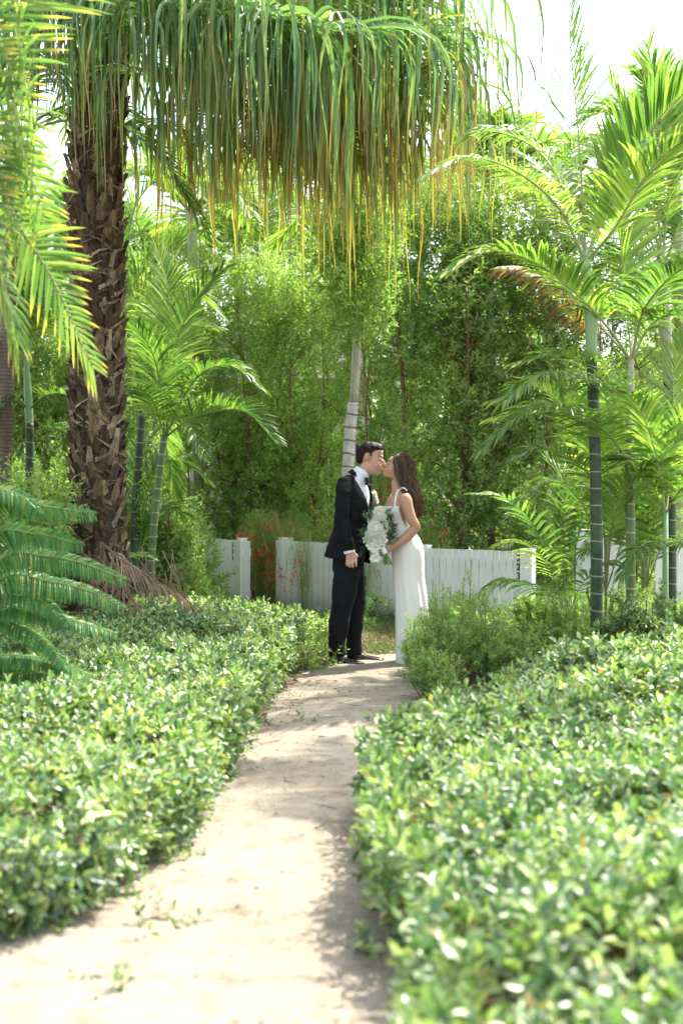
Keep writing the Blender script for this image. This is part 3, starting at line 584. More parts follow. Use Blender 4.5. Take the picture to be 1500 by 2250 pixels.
for i in range(11):
    az = rng.uniform(0, 6.28); el = rng.uniform(.7, 1.35); L = rng.uniform(1.0, 1.6); h = A(math.sin(az), math.cos(az), 0)
    b0 = A(b[0], b[1], .3); sp.append(([b0 + h * L * s * math.cos(el) + A(0, 0, L * s * math.sin(el) - .35 * L * s ** 2.4) for s in (0, .3, .6, .85, 1)], dict(n=36, L=.34, W=.022, v=20, droop=.5, start=.25, rr=.008)))
clump('areca_palm', 'low bushy palm filling the space left of the shaggy trunk', b, sp, stems=5, r=.014, h=.5, mats=GA)

# leaning brown trunk at the left edge
root = thing('palm_tree', 'leaning brown ringed palm trunk cut by the left edge of the photo', 'palm', (*P(-6, 1440, 12.6)[:2], 0))
q = [A(*P(-6, 1440, 12.6)[:2], -.02), P(2, 1050, 12.6), P(10, 850, 12.6), P(20, 690, 12.6), P(28, 500, 12.6), P(30, 300, 12.6)]
ringed_trunk(root, q, (.10, .075), M_RINGB, swell=.02)
for i in range(11):
    mb = rfrond(q[-1], i * .571 + .3, rng.uniform(.2, 1.1), rng.uniform(1.8, 2.4), .5, n=50, L=.5, W=.026, v=15, droop=.6, start=.2, rr=.014); mb.build('frond', GA, root)

# slender pale palms behind
Yd = 15.2
root = palm('palm_tree', 'slender palm with white ringed trunk rising behind the groom', [(758, 1345, Yd), (765, 1030, Yd), (774, 900, Yd), (778, 892, Yd)], (.072, .056), M_RINGW, [(777, 896, Yd), (784, 760, Yd), (786, 690, Yd), (782, 610, Yd), (774, 540, Yd)], [.050, .052, .034, .020, .014], M_SHAFTW, 'slender pale palms among the shrubs')
tp = P(772, 560, Yd)
for c, mm in [(((774, 542), (748, 450), (715, 370), (640, 320)), Y_), (((774, 542), (795, 450), (850, 380), (930, 370)), Y_), (((774, 542), (715, 490), (660, 480), (600, 540)), Y_), (((774, 542), (815, 490), (870, 480), (930, 540)), Y_),
              (((774, 542), (765, 300), (790, 200), (830, 130)), Y_)]:
    addfr(root, [P(x, y, Yd + .3 * j) for j, (x, y) in enumerate(c)], mm, n=50, L=.55, W=.03, v=20, droop=.4, start=.2, rr=.012)
Ye = 19.6
root = palm('palm_tree', 'slender pale palm trunk rising from the light green shrubs left of centre', [(622, 1290, Ye), (620, 950, Ye), (618, 860, Ye)], (.09, .085), M_RINGW, [(619, 862, Ye), (610, 760, Ye), (603, 660, Ye), (600, 600, Ye)], [.058, .052, .056, .04], M_SHAFTW, 'slender pale palms among the shrubs')
for c, mm in [(((600, 610), (585, 580), (560, 565), (520, 600)), Y_), (((600, 610), (570, 560), (530, 530), (480, 560)), Y_), (((600, 610), (620, 560), (660, 540), (720, 590)), Y_), (((600, 610), (590, 500), (560, 420), (500, 380)), Y_),
              (((600, 610), (615, 500), (650, 420), (700, 370)), Y_), (((600, 610), (560, 540), (470, 500), (390, 540)), Y_), (((600, 610), (600, 480), (600, 380), (580, 280)), GA)]:
    addfr(root, [P(x, y, Ye + .1 * j) for j, (x, y) in enumerate(c)], mm, n=46, L=.55, W=.030, v=15, droop=.6, start=.2, rr=.016)
# far palms rising above the shrubs
def farpalm(label, px, py, Y, L, n, Lf=.7, mm=Y_, seed=0, W=.04):
    c = P(px, py, Y); root = thing('palm_tree', label, 'palm', (c[0], c[1], 0), 'far palms above the shrubs')
    ringed_trunk(root, [A(c[0], c[1], -.02), A(c[0] + .1, c[1], c[2] * .5), c], (.10, .07), M_SHAFTW)
    for i in range(n):
        rfrond(c, i * 2.4 + seed, rng.uniform(.15, 1.35), L * rng.uniform(.85, 1.1), .35, n=46, L=Lf, W=W, v=20, droop=.35, start=.12, rr=.018).build('frond', mm, root)
farpalm('bright palm crown behind the light shrubs left of the pale trunk', 520, 560, 21.5, 2.2, 13, .65, GA, 1.7, .03)
farpalm('bright palm crown low behind the two pale trunks', 690, 590, 22.5, 2.2, 13, .65, Y_, 2.9, .03)
farpalm('palm crown low behind the shaggy trunk', 330, 600, 21.0, 2.1, 13, .65, GA, .7, .03)
farpalm('tall palm added beyond the right edge for the shade it casts on the path', 1760, -330, 9.9, 2.0, 10, .55, GA, .3, .03)  # palm added outside the frame so its fronds shade path and right hedge
farpalm('sunlit yellow-green palm crown right of the hanging fan leaves', 1065, 420, 18.0, 2.0, 13, .7, Y_, .4)
farpalm('palm crown peeping over the tall shrub near the sky gap', 1190, 430, 20.0, 1.8, 12, .6, Y_, 1.1)
farpalm('palm crown behind the rightmost ringed palm', 1480, 380, 16.5, 2.2, 13, .7, GA, 2.0)
farpalm('palm crown glimpsed through the hanging ribbons left of centre', 420, 470, 19.0, 2.0, 13, .65, Y_, 2.6)
farpalm('palm crown glimpsed through the hanging ribbons at the centre', 850, 470, 21.0, 2.2, 13, .7, Y_, .9)
farpalm('palm high behind the small green-stemmed palm on the left', 120, 560, 17.5, 2.0, 12, .6, GA, .2)

# ------------------------------------------------------------------ big fan palm
YF = 11.9
def bootmat():
    m, nt, p, out = newmat('palm_boot'); geo = N(nt, 'ShaderNodeNewGeometry'); tc = N(nt, 'ShaderNodeTexCoord')
    c = ramp(nt, [(0, (.045, .030, .02)), (.4, (.10, .068, .042)), (.75, (.19, .135, .085)), (1, (.32, .25, .17))], geo.outputs['Random Per Island']).outputs[0]
    mp = N(nt, 'ShaderNodeMapping'); mp.inputs['Scale'].default_value = (40, 40, 6); nt.links.new(tc.outputs['Object'], mp.inputs[0])
    nz = N(nt, 'ShaderNodeTexNoise'); nz.inputs['Scale'].default_value = 1; nz.inputs['Detail'].default_value = 5; nt.links.new(mp.outputs[0], nz.inputs[0])
    r = ramp(nt, [(.3, (.5, .48, .45)), (.7, (1.4, 1.35, 1.3))], nz.outputs[0])
    nt.links.new(mixc(nt, 1.0, c, r.outputs[0], 'MULTIPLY'), p.inputs['Base Color']); p.inputs['Roughness'].default_value = .85; p.inputs['Specular IOR Level'].default_value = .2
    b = N(nt, 'ShaderNodeBump'); b.inputs['Strength'].default_value = .8; b.inputs['Distance'].default_value = .01; nt.links.new(nz.outputs[0], b.inputs['Height']); nt.links.new(b.outputs[0], p.inputs['Normal'])
    return m
M_BOOT = bootmat(); M_CORE = solid('trunk_core', (.05, .032, .022), .95, bump=.8, bscale=40)
fb = P(222, 1440, YF); fan = thing('fan_palm', 'large shaggy-trunked fan palm with long drooping ribbon leaves', 'palm', (fb[0], fb[1], 0))
axis = np.array([A(fb[0], fb[1], -.05), P(216, 1330, YF), P(216, 1150, YF), P(214, 950, YF), P(212, 750, YF), P(212, 550, YF), P(212, 350, YF), P(225, 180, YF), P(240, 30, YF), P(244, -120, YF), P(246, -230, YF)])
rad = np.array([.24, .215, .195, .185, .19, .195, .19, .18, .17, .16, .13])
q = spline(np.c_[axis, rad], 80)
mb = MB(); tube(mb, q[:, :3], q[:, 3], 20)
mb.build('trunk_core', M_CORE, fan, smooth=True)
mb = MB(); zs = q[:, 2]; i = 0; z = .12
while z < zs[-1] - .1:                              # leaf bases in spirals, each a split, flared wedge
    c = A(*[np.interp(z, zs, q[:, k]) for k in range(3)]); R = np.interp(z, zs, q[:, 3])
    th = i * 2.39996 + rng.normal(0, .1); o = A(math.cos(th), math.sin(th), 0); tg = A(-math.sin(th), math.cos(th), 0)
    h = rng.uniform(.12, .25); w = rng.uniform(.030, .062); fl = rng.uniform(.02, .07); tk = .013
    lean = rng.normal(0, .10)
    prof = [(0, w, .004), (.45, w * .85, .02 + fl * .3), (.8, w * .6, .02 + fl * .7), (1, w * rng.uniform(.25, .5), .02 + fl)]
    V = []
    for s, ww, dd in prof:
        ctr = c + o * (R * .96 + dd) + A(0, 0, (s - .3) * h) + tg * lean * s * .3
        bulge = .012
        V += [ctr - tg * ww - o * .018, ctr + o * bulge, ctr + tg * ww - o * .018, ctr - o * tk - o * .01]
    F = []
    for k in range(3):
        for a_, b_ in ((0, 1), (1, 2), (2, 3), (3, 0)): F.append([k * 4 + a_, k * 4 + b_, (k + 1) * 4 + b_, (k + 1) * 4 + a_])
    F.append([12, 13, 14, 15]); mb.add(V, F)
    if rng.random() < .75:                             # cross-woven fibre flap
        sgn = rng.choice([-1, 1]); V = []
        for s in (0, .33, .66, 1):
            ctr = c + o * (R + .02 + .02 * math.sin(3 * s)) + tg * sgn * (s - .3) * .19 + A(0, 0, h * (.2 + .45 * s + rng.normal(0, .04)))
            ctr = c + nrm(ctr - c) * (R + .022 + .012 * rng.random()) * 1.0 if False else ctr - o * (s - .3) ** 2 * .05
            V += [ctr + A(0, 0, .018 * (1.2 - s)), ctr - A(0, 0, .018 * (1.2 - s)) + o * .004]
        mb.add(V, [[0, 1, 3, 2], [2, 3, 5, 4], [4, 5, 7, 6]])
    i += 1; z += .0098
for k in range(2200):                                   # loose hairs
    z = rng.uniform(.1, zs[-1] - .2); c = A(*[np.interp(z, zs, q[:, j]) for j in range(3)]); R = np.interp(z, zs, q[:, 3]); th = rng.uniform(0, 6.28)
    o = A(math.cos(th), math.sin(th), 0); tg = A(-math.sin(th), math.cos(th), 0); p0 = c + o * (R + .02)
    d = tg * rng.normal(0, 1) + A(0, 0, rng.normal(.2, .6)) + o * rng.uniform(0, .35); L = rng.uniform(.05, .16); d = nrm(d)
    w = np.cross(d, o) * .0018; p1 = p0 + d * L * .5 + o * .01; p2 = p0 + d * L - A(0, 0, .02) + o * rng.uniform(0, .03)
    mb.add([p0 - w, p0 + w, p1 + w, p1 - w, p2], [[0, 1, 2, 3]]); mb.f.append((np.array([[3, 2, 4]]) + mb.n - 5, 0))
mb.build('trunk', M_BOOT, fan)

def fanleaf(mb, H, D, Nn, L=1.5, n=44, split=.38, W=.034, spread=125, grav=1.0):
    D = nrm(D); S = nrm(np.cross(D, Nn)); Nn = np.cross(S, D)
    th = np.radians(np.linspace(-spread, spread, n)) + rng.normal(0, .02, n)
    d0 = D * np.cos(th)[:, None] + S * np.sin(th)[:, None] + Nn * (.18 * np.abs(np.sin(th)))[:, None]; d0 = nrm(d0)
    Ls = L * (1 - .30 * (np.abs(th) / math.radians(spread)) ** 1.5) * rng.uniform(.58, 1.12, n); J = 14
    pts = [np.tile(H, (n, 1)) + d0 * .02]; dirs = []; g = A(0, 0, -1); sp = split * rng.uniform(.8, 1.2, n)
    wob = rng.normal(0, .17, (n, 3)) + rng.normal(0, .05, 3); wob[:, 2] = 0
    for j in range(J):
        f = (j + .5) / J; k = np.clip((f - sp * .45) / (.42), 0, 1); k = k * k * (3 - 2 * k)
        d = nrm(d0 * (1 - k)[:, None] * 1.0 + (g * grav + wob * (1 + 1.5 * math.sin(6 * f)))[...] * (k * 1.15)[:, None] + g * .10 * f)
        dirs.append(d); pts.append(pts[-1] + d * (Ls / J)[:, None])
    dirs.append(dirs[-1]); pts = np.stack(pts, 1); dirs = np.stack(dirs, 1)
    ww = np.cross(dirs, np.broadcast_to(Nn, dirs.shape)); ww = nrm(ww + 1e-6)
    tw = rng.normal(0, .9, (n, 1, 1)) * np.linspace(0, 1, J + 1)[None, :, None]; nn = np.cross(dirs, ww); ww = nrm(ww * np.cos(tw) + nn * np.sin(tw))
    f = np.linspace(0, 1, J + 1); dth = math.radians(2 * spread) / n
    wid = np.minimum(f[None] * Ls[:, None] * dth * 1.05, W * rng.uniform(.55, 1.2, n)[:, None] * np.interp(f, [0, .4, .7, 1], [1, 1, .55, .05])[None])
    V = np.stack([pts - ww * wid[..., None] / 2, pts + np.cross(dirs, ww) * wid[..., None] * .22, pts + ww * wid[..., None] / 2], 2).reshape(n, -1, 3)
    fc = []
    for j in range(J):
        for k in (0, 1): fc.append([j * 3 + k, j * 3 + k + 1, (j + 1) * 3 + k + 1, (j + 1) * 3 + k])
    F = (np.array(fc)[None] + (np.arange(n) * (J + 1) * 3)[:, None, None]).reshape(-1, 4)
    mb.add(V.reshape(-1, 3), F, 0, np.tile(np.repeat(f, 3), n))
top = P(245, -150, YF)
def fan_frond(Hp, L, D=None, gold=False, **kw):
    kw.setdefault('split', rng.uniform(.22, .6)); kw.setdefault('grav', rng.uniform(.8, 1.1)); Hp = np.asarray(Hp, float); b0 = top + A(0, 0, rng.uniform(-.5, .2)); h = Hp - b0; hz = A(h[0], h[1], 0)
    D = nrm(hz + A(rng.normal(0, .25), rng.normal(0, .25), rng.uniform(-.45, .15)) * np.linalg.norm(hz)) if D is None else nrm(D)
    mid = b0 + h * .5 + A(0, 0, .22 * np.linalg.norm(hz) * .5 + .05)
    mb = MB(); tube(mb, [b0, mid, Hp], [.020, .014, .010], 6, 1, res=12, t=0)
    Nn = nrm(A(0, 0, 1) + D * .15 + rng.normal(0, .25, 3)); fanleaf(mb, Hp, D, Nn, L, **kw)
    mb.build('fan_leaf', [M_FANG if gold else M_FAN, M_RACH], fan)
# leaves the photo shows, by where the blade starts (photo position, distance)
spec = [(330, 60, 11.1), (420, 30, 11.3), (520, 70, 11.2), (610, 10, 11.6), (700, 60, 11.5), (780, 90, 11.9), (690, 150, 12.1), (560, 150, 11.9), (430, 130, 12.0), (330, 170, 11.5),
        (250, 40, 10.9), (800, 20, 12.3), (740, -60, 12.2), (640, -80, 11.4), (480, -90, 11.0), (360, -100, 10.8), (620, 200, 12.6), (760, 170, 12.7), (480, 230, 12.6), (180, 20, 11.0), (360, 260, 12.3), (860, 100, 12.0),
        (200, -120, 10.9), (820, -100, 11.8), (560, -30, 12.8), (700, -20, 12.9), (840, 60, 12.8), (400, 20, 12.9), (300, 100, 12.9), (140, -80, 12.4), (60, -60, 11.9), (90, 40, 11.4), (540, 60, 10.8), (660, 80, 10.9), (650, 270, 12.4), (740, 250, 12.2), (815, 215, 12.2), (590, 310, 12.7), (880, 190, 12.0), (700, 310, 12.6), (510, 290, 12.5), (470, 60, 11.0), (850, 260, 12.6)]
for i, s_ in enumerate(spec):
    H = P(*s_); L = 2.2 + rng.uniform(-.3, .25) - .0012 * max(0, s_[1])
    L *= np.interp(s_[0], [200, 450, 700], [.86, .88, 1.0])
    fan_frond(H, L, n=52, W=.036, gold=rng.random() < np.interp(s_[0] * .6 + s_[1] * 1.6, [350, 600, 900], [.02, .28, .8]))
    
for i in range(10):                                    # upright young leaves above the frame, casting the crown's shade
    az = i * .63; h = A(math.sin(az), math.cos(az), 0); H = top + h * rng.uniform(.6, 1.2) + A(0, 0, rng.uniform(.8, 1.5))
    fan_frond(H, 1.2, D=h + A(0, 0, .6), n=34)

farpalm_fill = True
# dry fallen frond leaning at the trunk's foot
ff = thing('fallen_frond', 'dry brown frond lying against the foot of the shaggy trunk', 'fallen frond', tuple(P(330, 1330, 11.2) * A(1, 1, 0)))
mb = MB()
frond(mb, PP((225, 1195, 11.5), (275, 1235, 11.3), (340, 1275, 11.1), (400, 1310, 10.9), (445, 1350, 10.8)), n=40, L=.42, W=.014, start=.1, a0=28, a1=12, v=-10, droop=.35, rr=.012, jit=.15)
frond(mb, PP((240, 1215, 11.4), (270, 1280, 11.2), (300, 1330, 11.1), (330, 1365, 11.0)), n=26, L=.35, W=.012, start=.1, a0=35, a1=15, v=-10, droop=.5, rr=.010, jit=.25)
for k in range(70):
    p0 = P(rng.uniform(180, 400), rng.uniform(1200, 1290), rng.uniform(11, 11.6)); d = A(rng.normal(.25, .3), rng.normal(-.1, .2), -1) * rng.uniform(.15, .35)
    tube(mb, [p0, p0 + d * .5 + rng.normal(0, .03, 3), p0 + d], [.004, .003, .001], 4, cap=False, t=.2)
mb.build('dry_leaflets', [M_DEAD, M_DEAD], ff)

# ------------------------------------------------------------------ near palm at the left edge
Yg = 7.2
nb = A(-3.0, 7.3, 0); near = thing('date_palm', 'near palm with yellow-tipped fronds reaching in from the left edge', 'palm', tuple(nb))
ringed_trunk(near, [nb - A(0, 0, .02), nb + A(.05, 0, 1.6), nb + A(.1, 0, 3.1)], (.16, .13), M_RINGB)
DT = [M_DATE, M_RACHP]
nt_ = nb + A(.1, 0, 3.1)
F_ = dict(n=50, L=.54, W=.030, fold=True, rr=.014)
for pts, kw in [(((-380, -30), (-190, -100), (-30, 100), (0, 280), (60, 470)), dict(v=2, droop=.10, a0=88, a1=45, start=.3)),
                (((-300, 150), (-130, 300), (10, 500), (80, 610), (165, 800)), dict(v=2, droop=.12, a0=80, a1=35, start=.3, L=.42)),
                (((-380, -120), (-180, -260), (-60, -140), (-40, 60), (-10, 260)), dict(v=2, roll=78, droop=.10, a0=92, a1=60, start=.3, L=.80)),
                (((-380, 100), (-230, 260), (-90, 440), (-30, 610), (0, 740)), dict(v=2, droop=.25, a0=75, a1=35, start=.3)),
                (((-380, -60), (-220, 0), (-80, 180), (-40, 350), (0, 520)), dict(v=2, droop=.2, a0=85, a1=45, start=.3))]:
    pts = [(x + (80 if pts[1][0] == -180 else 40), y + 10) for x, y in pts]; k = {**F_, 'roll': 78, **kw}; c = [P(x, y, Yg + .12 * (len(pts) - j) - .3 + rng.uniform(-.1, .1)) for j, (x, y) in enumerate(pts)]; c[0] = nt_ * .5 + c[0] * .5
    c = [nt_] + c[1:]; addfr(near, c, DT, **k)
for i in range(8):
    rfrond(nt_, math.radians(195 + i * 20), rng.uniform(.2, 1.2), 2.2, .5, n=44, L=.42, W=.03, v=15, droop=.4, start=.2, rr=.014).build('frond', DT, near)

# ------------------------------------------------------------------ cycad at lower left
Yh = 7.9; cb = A(-2.40, 8.1, 0); cyc = thing('cycad', 'dark glossy cycad with comb-like fronds at the lower left', 'cycad', tuple(cb))
mb = MB(); tube(mb, [cb - A(0, 0, .02), cb + A(.05, 0, .3), cb + A(.1, 0, .55)], [.16, .15, .11], 12, res=8, lump=.06); mb.build('trunk', M_BOOT, cyc)
ct = cb + A(.1, 0, .5)
CY = [M_CYCAD, M_RACH]
for pts, ro in [(((-20, 1122), (60, 1110), (140, 1118), (212, 1130)), -35), (((-20, 1190), (70, 1172), (140, 1185), (182, 1200)), -35), (((0, 1235), (100, 1222), (190, 1240), (278, 1275)), -30), (((0, 1275), (110, 1278), (200, 1300), (272, 1335)), -20),
                (((-10, 1342), (80, 1340), (170, 1365), (258, 1392)), 0), (((-30, 1362), (50, 1378), (110, 1420), (152, 1470)), 10), (((-20, 1440), (80, 1445), (180, 1475), (275, 1530)), 10), (((-30, 1500), (70, 1500), (140, 1520), (220, 1575)), 10),
                (((-60, 1150), (-10, 1080), (50, 1090), (90, 1130)), -20), (((-40, 1420), (20, 1480), (60, 1540), (80, 1590)), 0), (((-30, 1300), (40, 1300), (110, 1330), (150, 1380)), -10), (((-30, 1470), (60, 1475), (150, 1505), (210, 1545)), 5)]:
    c = [ct] + [P(x, y, Yh - .05 * j) for j, (x, y) in enumerate(pts)]
    addfr(cyc, c, CY, n=68, L=.17, W=.0170, start=.30, a0=82, a1=55, v=-8, droop=.35, roll=ro - 22, Lr=.6, rr=.007, segs=4, prof='even', fold=True, jit=.025)
for i in range(14):
    rfrond(ct, rng.uniform(2.2, 6.6), rng.uniform(.1, 1.1), rng.uniform(.9, 1.2), .4, n=60, L=.15, W=.017, v=5, droop=.3, start=.2, rr=.008, segs=4, prof='even').build('frond', CY, cyc)
# ------------------------------------------------------------------ tall shrubs behind
def shrub_tree(label, x, y, w, h, lobes, nspr, mat, Ll=.068, Lw=.027, group='tall shrubs behind the white fence', trunks=3, zlo=.0, seed=1, M=11, dp=None, taper=.35, barkr=.02):
    global rng; rng = np.random.default_rng(seed); dp = dp or min(w, 1.15)
    root = thing('tall_shrub', label, 'shrub', (x, y, 0), group); O = A(x, y, 0); dp = dp or w
    tr = MB(); tips = []
    for i in range(trunks):                             # forked reddish stems
        a = rng.uniform(0, 6.28); b0 = O + A(math.cos(a) * w * .10, math.sin(a) * dp * .10, -.02)
        e = O + A(math.cos(a) * w * rng.uniform(.1, .42), math.sin(a) * dp * rng.uniform(.1, .42), h * rng.uniform(.75, .97))
        m1 = b0 * .65 + e * .35 + rng.normal(0, .09, 3); m2 = b0 * .3 + e * .7 + rng.normal(0, .13, 3)
        tube(tr, [b0, m1, m2, e], [barkr, barkr * .8, barkr * .5, .006], 8, res=16, lump=.05)
        for k in range(9):
            s = rng.uniform(.2, .95); p0 = spline([b0, m1, m2, e], 20)[int(s * 19)]
            q = p0 + A(rng.normal(0, w * .22), rng.normal(0, dp * .22), rng.uniform(.15, .6)); tips.append(q)
            tube(tr, [p0, (p0 + q) / 2 + rng.normal(0, .04, 3), q], np.array([.012, .008, .003]) * min(1, barkr / .02), 5, cap=False)
    tr.build('trunk', M_WOOD, root)
    Ll = Ll * (.85 + .45 * rng.random()); Lw = Lw * (.85 + .4 * rng.random()); lc = []
    for i in range(lobes):
        z = zlo + (h - zlo) * ((i + .5) / lobes) ** .9; f = 1 - taper * (z / h) ** 2.5
        a = i * 2.4 + rng.uniform(-.5, .5); rr_ = rng.uniform(.15, .42) * f
        lc.append(A(x + math.cos(a) * w * rr_, y + math.sin(a) * dp * rr_, z))
    lc = np.array(lc); lr = rng.uniform(.13, .24, lobes) * w; lr = np.maximum(lr, .25)
    wgt = lr ** 2; idx = rng.choice(lobes, nspr, p=wgt / wgt.sum())
    v = nrm(rng.normal(0, 1, (nspr, 3))); rad_ = lr[idx] * rng.uniform(.45, 1.12, nspr) ** .8
    C = lc[idx] + v * rad_[:, None] * A(1, 1, 1.15)
    k = C[:, 2] > .05; C, v = C[k], v[k]
    U = v * .8 + A(0, 0, .75) + rng.normal(0, .35, v.shape)
    mb = MB(); sprigs(mb, C, U, M, .16, Ll, Lw, DIAM, 0, stem=1, a0=75, a1=30, jit=.35)
    # leaders poking out of the top
    n2 = int(nspr * .06); a = rng.uniform(0, 6.28, n2); r_ = np.sqrt(rng.random(n2)) * .42
    C2 = np.c_[x + np.cos(a) * w * r_, y + np.sin(a) * dp * r_, h * rng.uniform(.82, 1.05, n2)]
    sprigs(mb, C2, rng.normal(0, .25, (n2, 3)) + A(0, 0, 1), 18, .42, Ll, Lw, DIAM, 0, stem=1, a0=70, a1=35, jit=.35)
    mb.build('crown', [mat, M_WOOD], root); return root
def X(px, Y): return (px - 750) / FPX * Y
S = shrub_tree
S('tall dark green shrub with red-brown forked stems behind the bride', X(985, 16.2), 16.2, 1.9, 4.75, 34, 2728, M_SHRUB, seed=11, trunks=5, barkr=.042, Ll=.088, Lw=.034)
S('tall shrub just right of the pale palm trunk behind the couple', X(840, 17.0), 17.0, 1.5, 4.3, 28, 1818, M_SHRUBL, seed=12)
S('airy shrub leaning over the pale trunk above the couple\'s heads', X(772, 14.75), 14.75, .95, 4.5, 12, 800, M_SHRUBL, seed=31, zlo=3.1, trunks=1, barkr=.009, dp=.9)
S('dark shrub between the bride\'s hedge and the ringed palms', X(1130, 16.4), 16.4, 1.7, 4.5, 28, 2122, M_SHRUB, seed=13, trunks=3, barkr=.03, Ll=.085, Lw=.033)
S('shrub filling in behind the left ringed palm stem', X(1270, 16.0), 16.0, 1.6, 4.0, 24, 1667, M_SHRUB, seed=14)
S('shrub behind the two right-hand ringed palms', X(1420, 16.2), 16.2, 1.7, 3.9, 24, 1667, M_SHRUB, seed=15)
S('light green shrub left of the pale palm trunk behind the groom', X(700, 17.9), 17.9, 1.6, 3.9, 26, 1506, M_SHRUBL, seed=16)
S('light green shrub with airy leaders left of centre', X(610, 18.3), 18.3, 1.6, 4.1, 26, 1506, M_SHRUBL, seed=17)
S('light green shrub above the numbered fence end', X(500, 18.9), 18.9, 1.7, 4.3, 26, 1566, M_SHRUBL, seed=18)
S('light shrub behind the clumped palm', X(400, 18.2), 18.2, 1.6, 4.0, 24, 1325, M_SHRUBL, seed=19)
S('shrub directly behind the shaggy trunk', X(290, 17.0), 17.0, 1.7, 3.7, 24, 1325, M_SHRUBL, seed=20)
S('shrub left of the shaggy trunk in the far bed', X(150, 16.6), 16.6, 1.8, 3.0, 24, 1325, M_SHRUBL, seed=21)
S('shrub at the far left edge behind the small palm', X(20, 16.2), 16.2, 1.8, 3.1, 24, 1667, M_SHRUB, seed=22)
S('shorter dark shrub behind the fence left of the groom', X(560, 19.3), 19.3, 1.7, 2.3, 20, 1363, M_SHRUBL, seed=23)
S('shorter dark shrub directly behind the groom', X(690, 18.9), 18.9, 1.3, 2.1, 18, 1136, M_SHRUBL, seed=24)
S('low round bush beside the left fence end', X(375, 15.6), 15.6, .8, .9, 12, 1100, M_SHRUB, seed=25, Ll=.08, Lw=.026, trunks=3)
S('low bush between the shaggy trunk and the left fence end', X(345, 14.3), 14.3, 1.0, .9, 12, 1100, M_SHRUB, seed=26, Ll=.085, Lw=.03, trunks=3)
S('bush at the far left behind the cycad fronds', X(90, 13.9), 13.9, 1.5, 1.35, 14, 842, M_SHRUBL, seed=27, Ll=.08, Lw=.035, trunks=3)
S('bush under the small green-stemmed palm', X(-20, 11.4), 11.4, 1.4, 1.3, 14, 662, M_SHRUBL, seed=28, Ll=.08, Lw=.035, trunks=3)
rng = np.random.default_rng(99)
# far mass of trees closing the view
mb = MB(); n = 19000; a = rng.uniform(-1, 1, n); x = a * 16; yv = 26 + rng.normal(0, 1.2, n)
top_ = 4.5 + 1.1 * np.sin(x * .9) + .6 * np.sin(x * 2.3 + 1) + np.where(x < -3, .8, 0); z = rng.random(n) ** .8 * top_
sprigs(mb, np.c_[x, yv, z], rng.normal(0, .6, (n, 3)) + A(0, -.2, 1), 8, .35, .20, .085, DIAM, 0)
tag(mb.build('distant_foliage', M_SHRUBL), 'hazy light green mass of far trees beyond the garden', 'distant trees', kind='stuff')

# ------------------------------------------------------------------ cottage glimpsed through the leaves
M_WALL = solid('painted_boards', (.55, .54, .52), .6, bump=.2, bscale=6, var=.05, stretch=(1, 1, 14))
M_ROOF = solid('thatched_roof', (.28, .25, .21), .9, bump=.9, bscale=26, var=.35, stretch=(6, 6, 1))
ct_ = thing('cottage', 'pale boarded cottage with grey thatched roof glimpsed through the shrubs', 'cottage', (X(640, 23.5), 23.5, 0))
cx, cyy = X(640, 23.5), 23.5
mb = MB(); box(mb, (cx, cyy, 1.6), (2.5, 2.4, 3.2)); mb.build('wall', M_WALL, ct_)
mb = MB(); V = [[cx - 1.7, cyy - 1.6, 3.05], [cx + 1.7, cyy - 1.6, 3.05], [cx + 1.7, cyy + 1.6, 3.05], [cx - 1.7, cyy + 1.6, 3.05], [cx - .25, cyy, 4.85], [cx + .25, cyy, 4.85]]
mb.add(V, [[0, 1, 5, 4], [2, 3, 4, 5], [0, 3, 2, 1]]); mb.f.append((np.array([[1, 2, 5], [3, 0, 4]]) + mb.n - 6, 0)); mb.build('roof', M_ROOF, ct_)
M_TRIM = solid('white_trim', (.75, .75, .73), .5); M_GLASS = solid('dark_glass', (.03, .04, .045), .08, spec=1)
for dx in (-.62, .62):
    mb = MB()
    for c, s_ in (((cx + dx, cyy - 1.23, 1.0), (.95, .06, .08)), ((cx + dx, cyy - 1.23, 2.2), (.95, .06, .08)), ((cx + dx - .44, cyy - 1.23, 1.6), (.07, .06, 1.12)), ((cx + dx + .44, cyy - 1.23, 1.6), (.07, .06, 1.12)), ((cx + dx, cyy - 1.225, 1.6), (.04, .05, 1.12))): box(mb, c, s_)
    w_ = mb.build('window', M_TRIM, ct_); mb = MB(); box(mb, (cx + dx, cyy - 1.21, 1.6), (.82, .03, 1.12)); mb.build('pane', M_GLASS, w_)

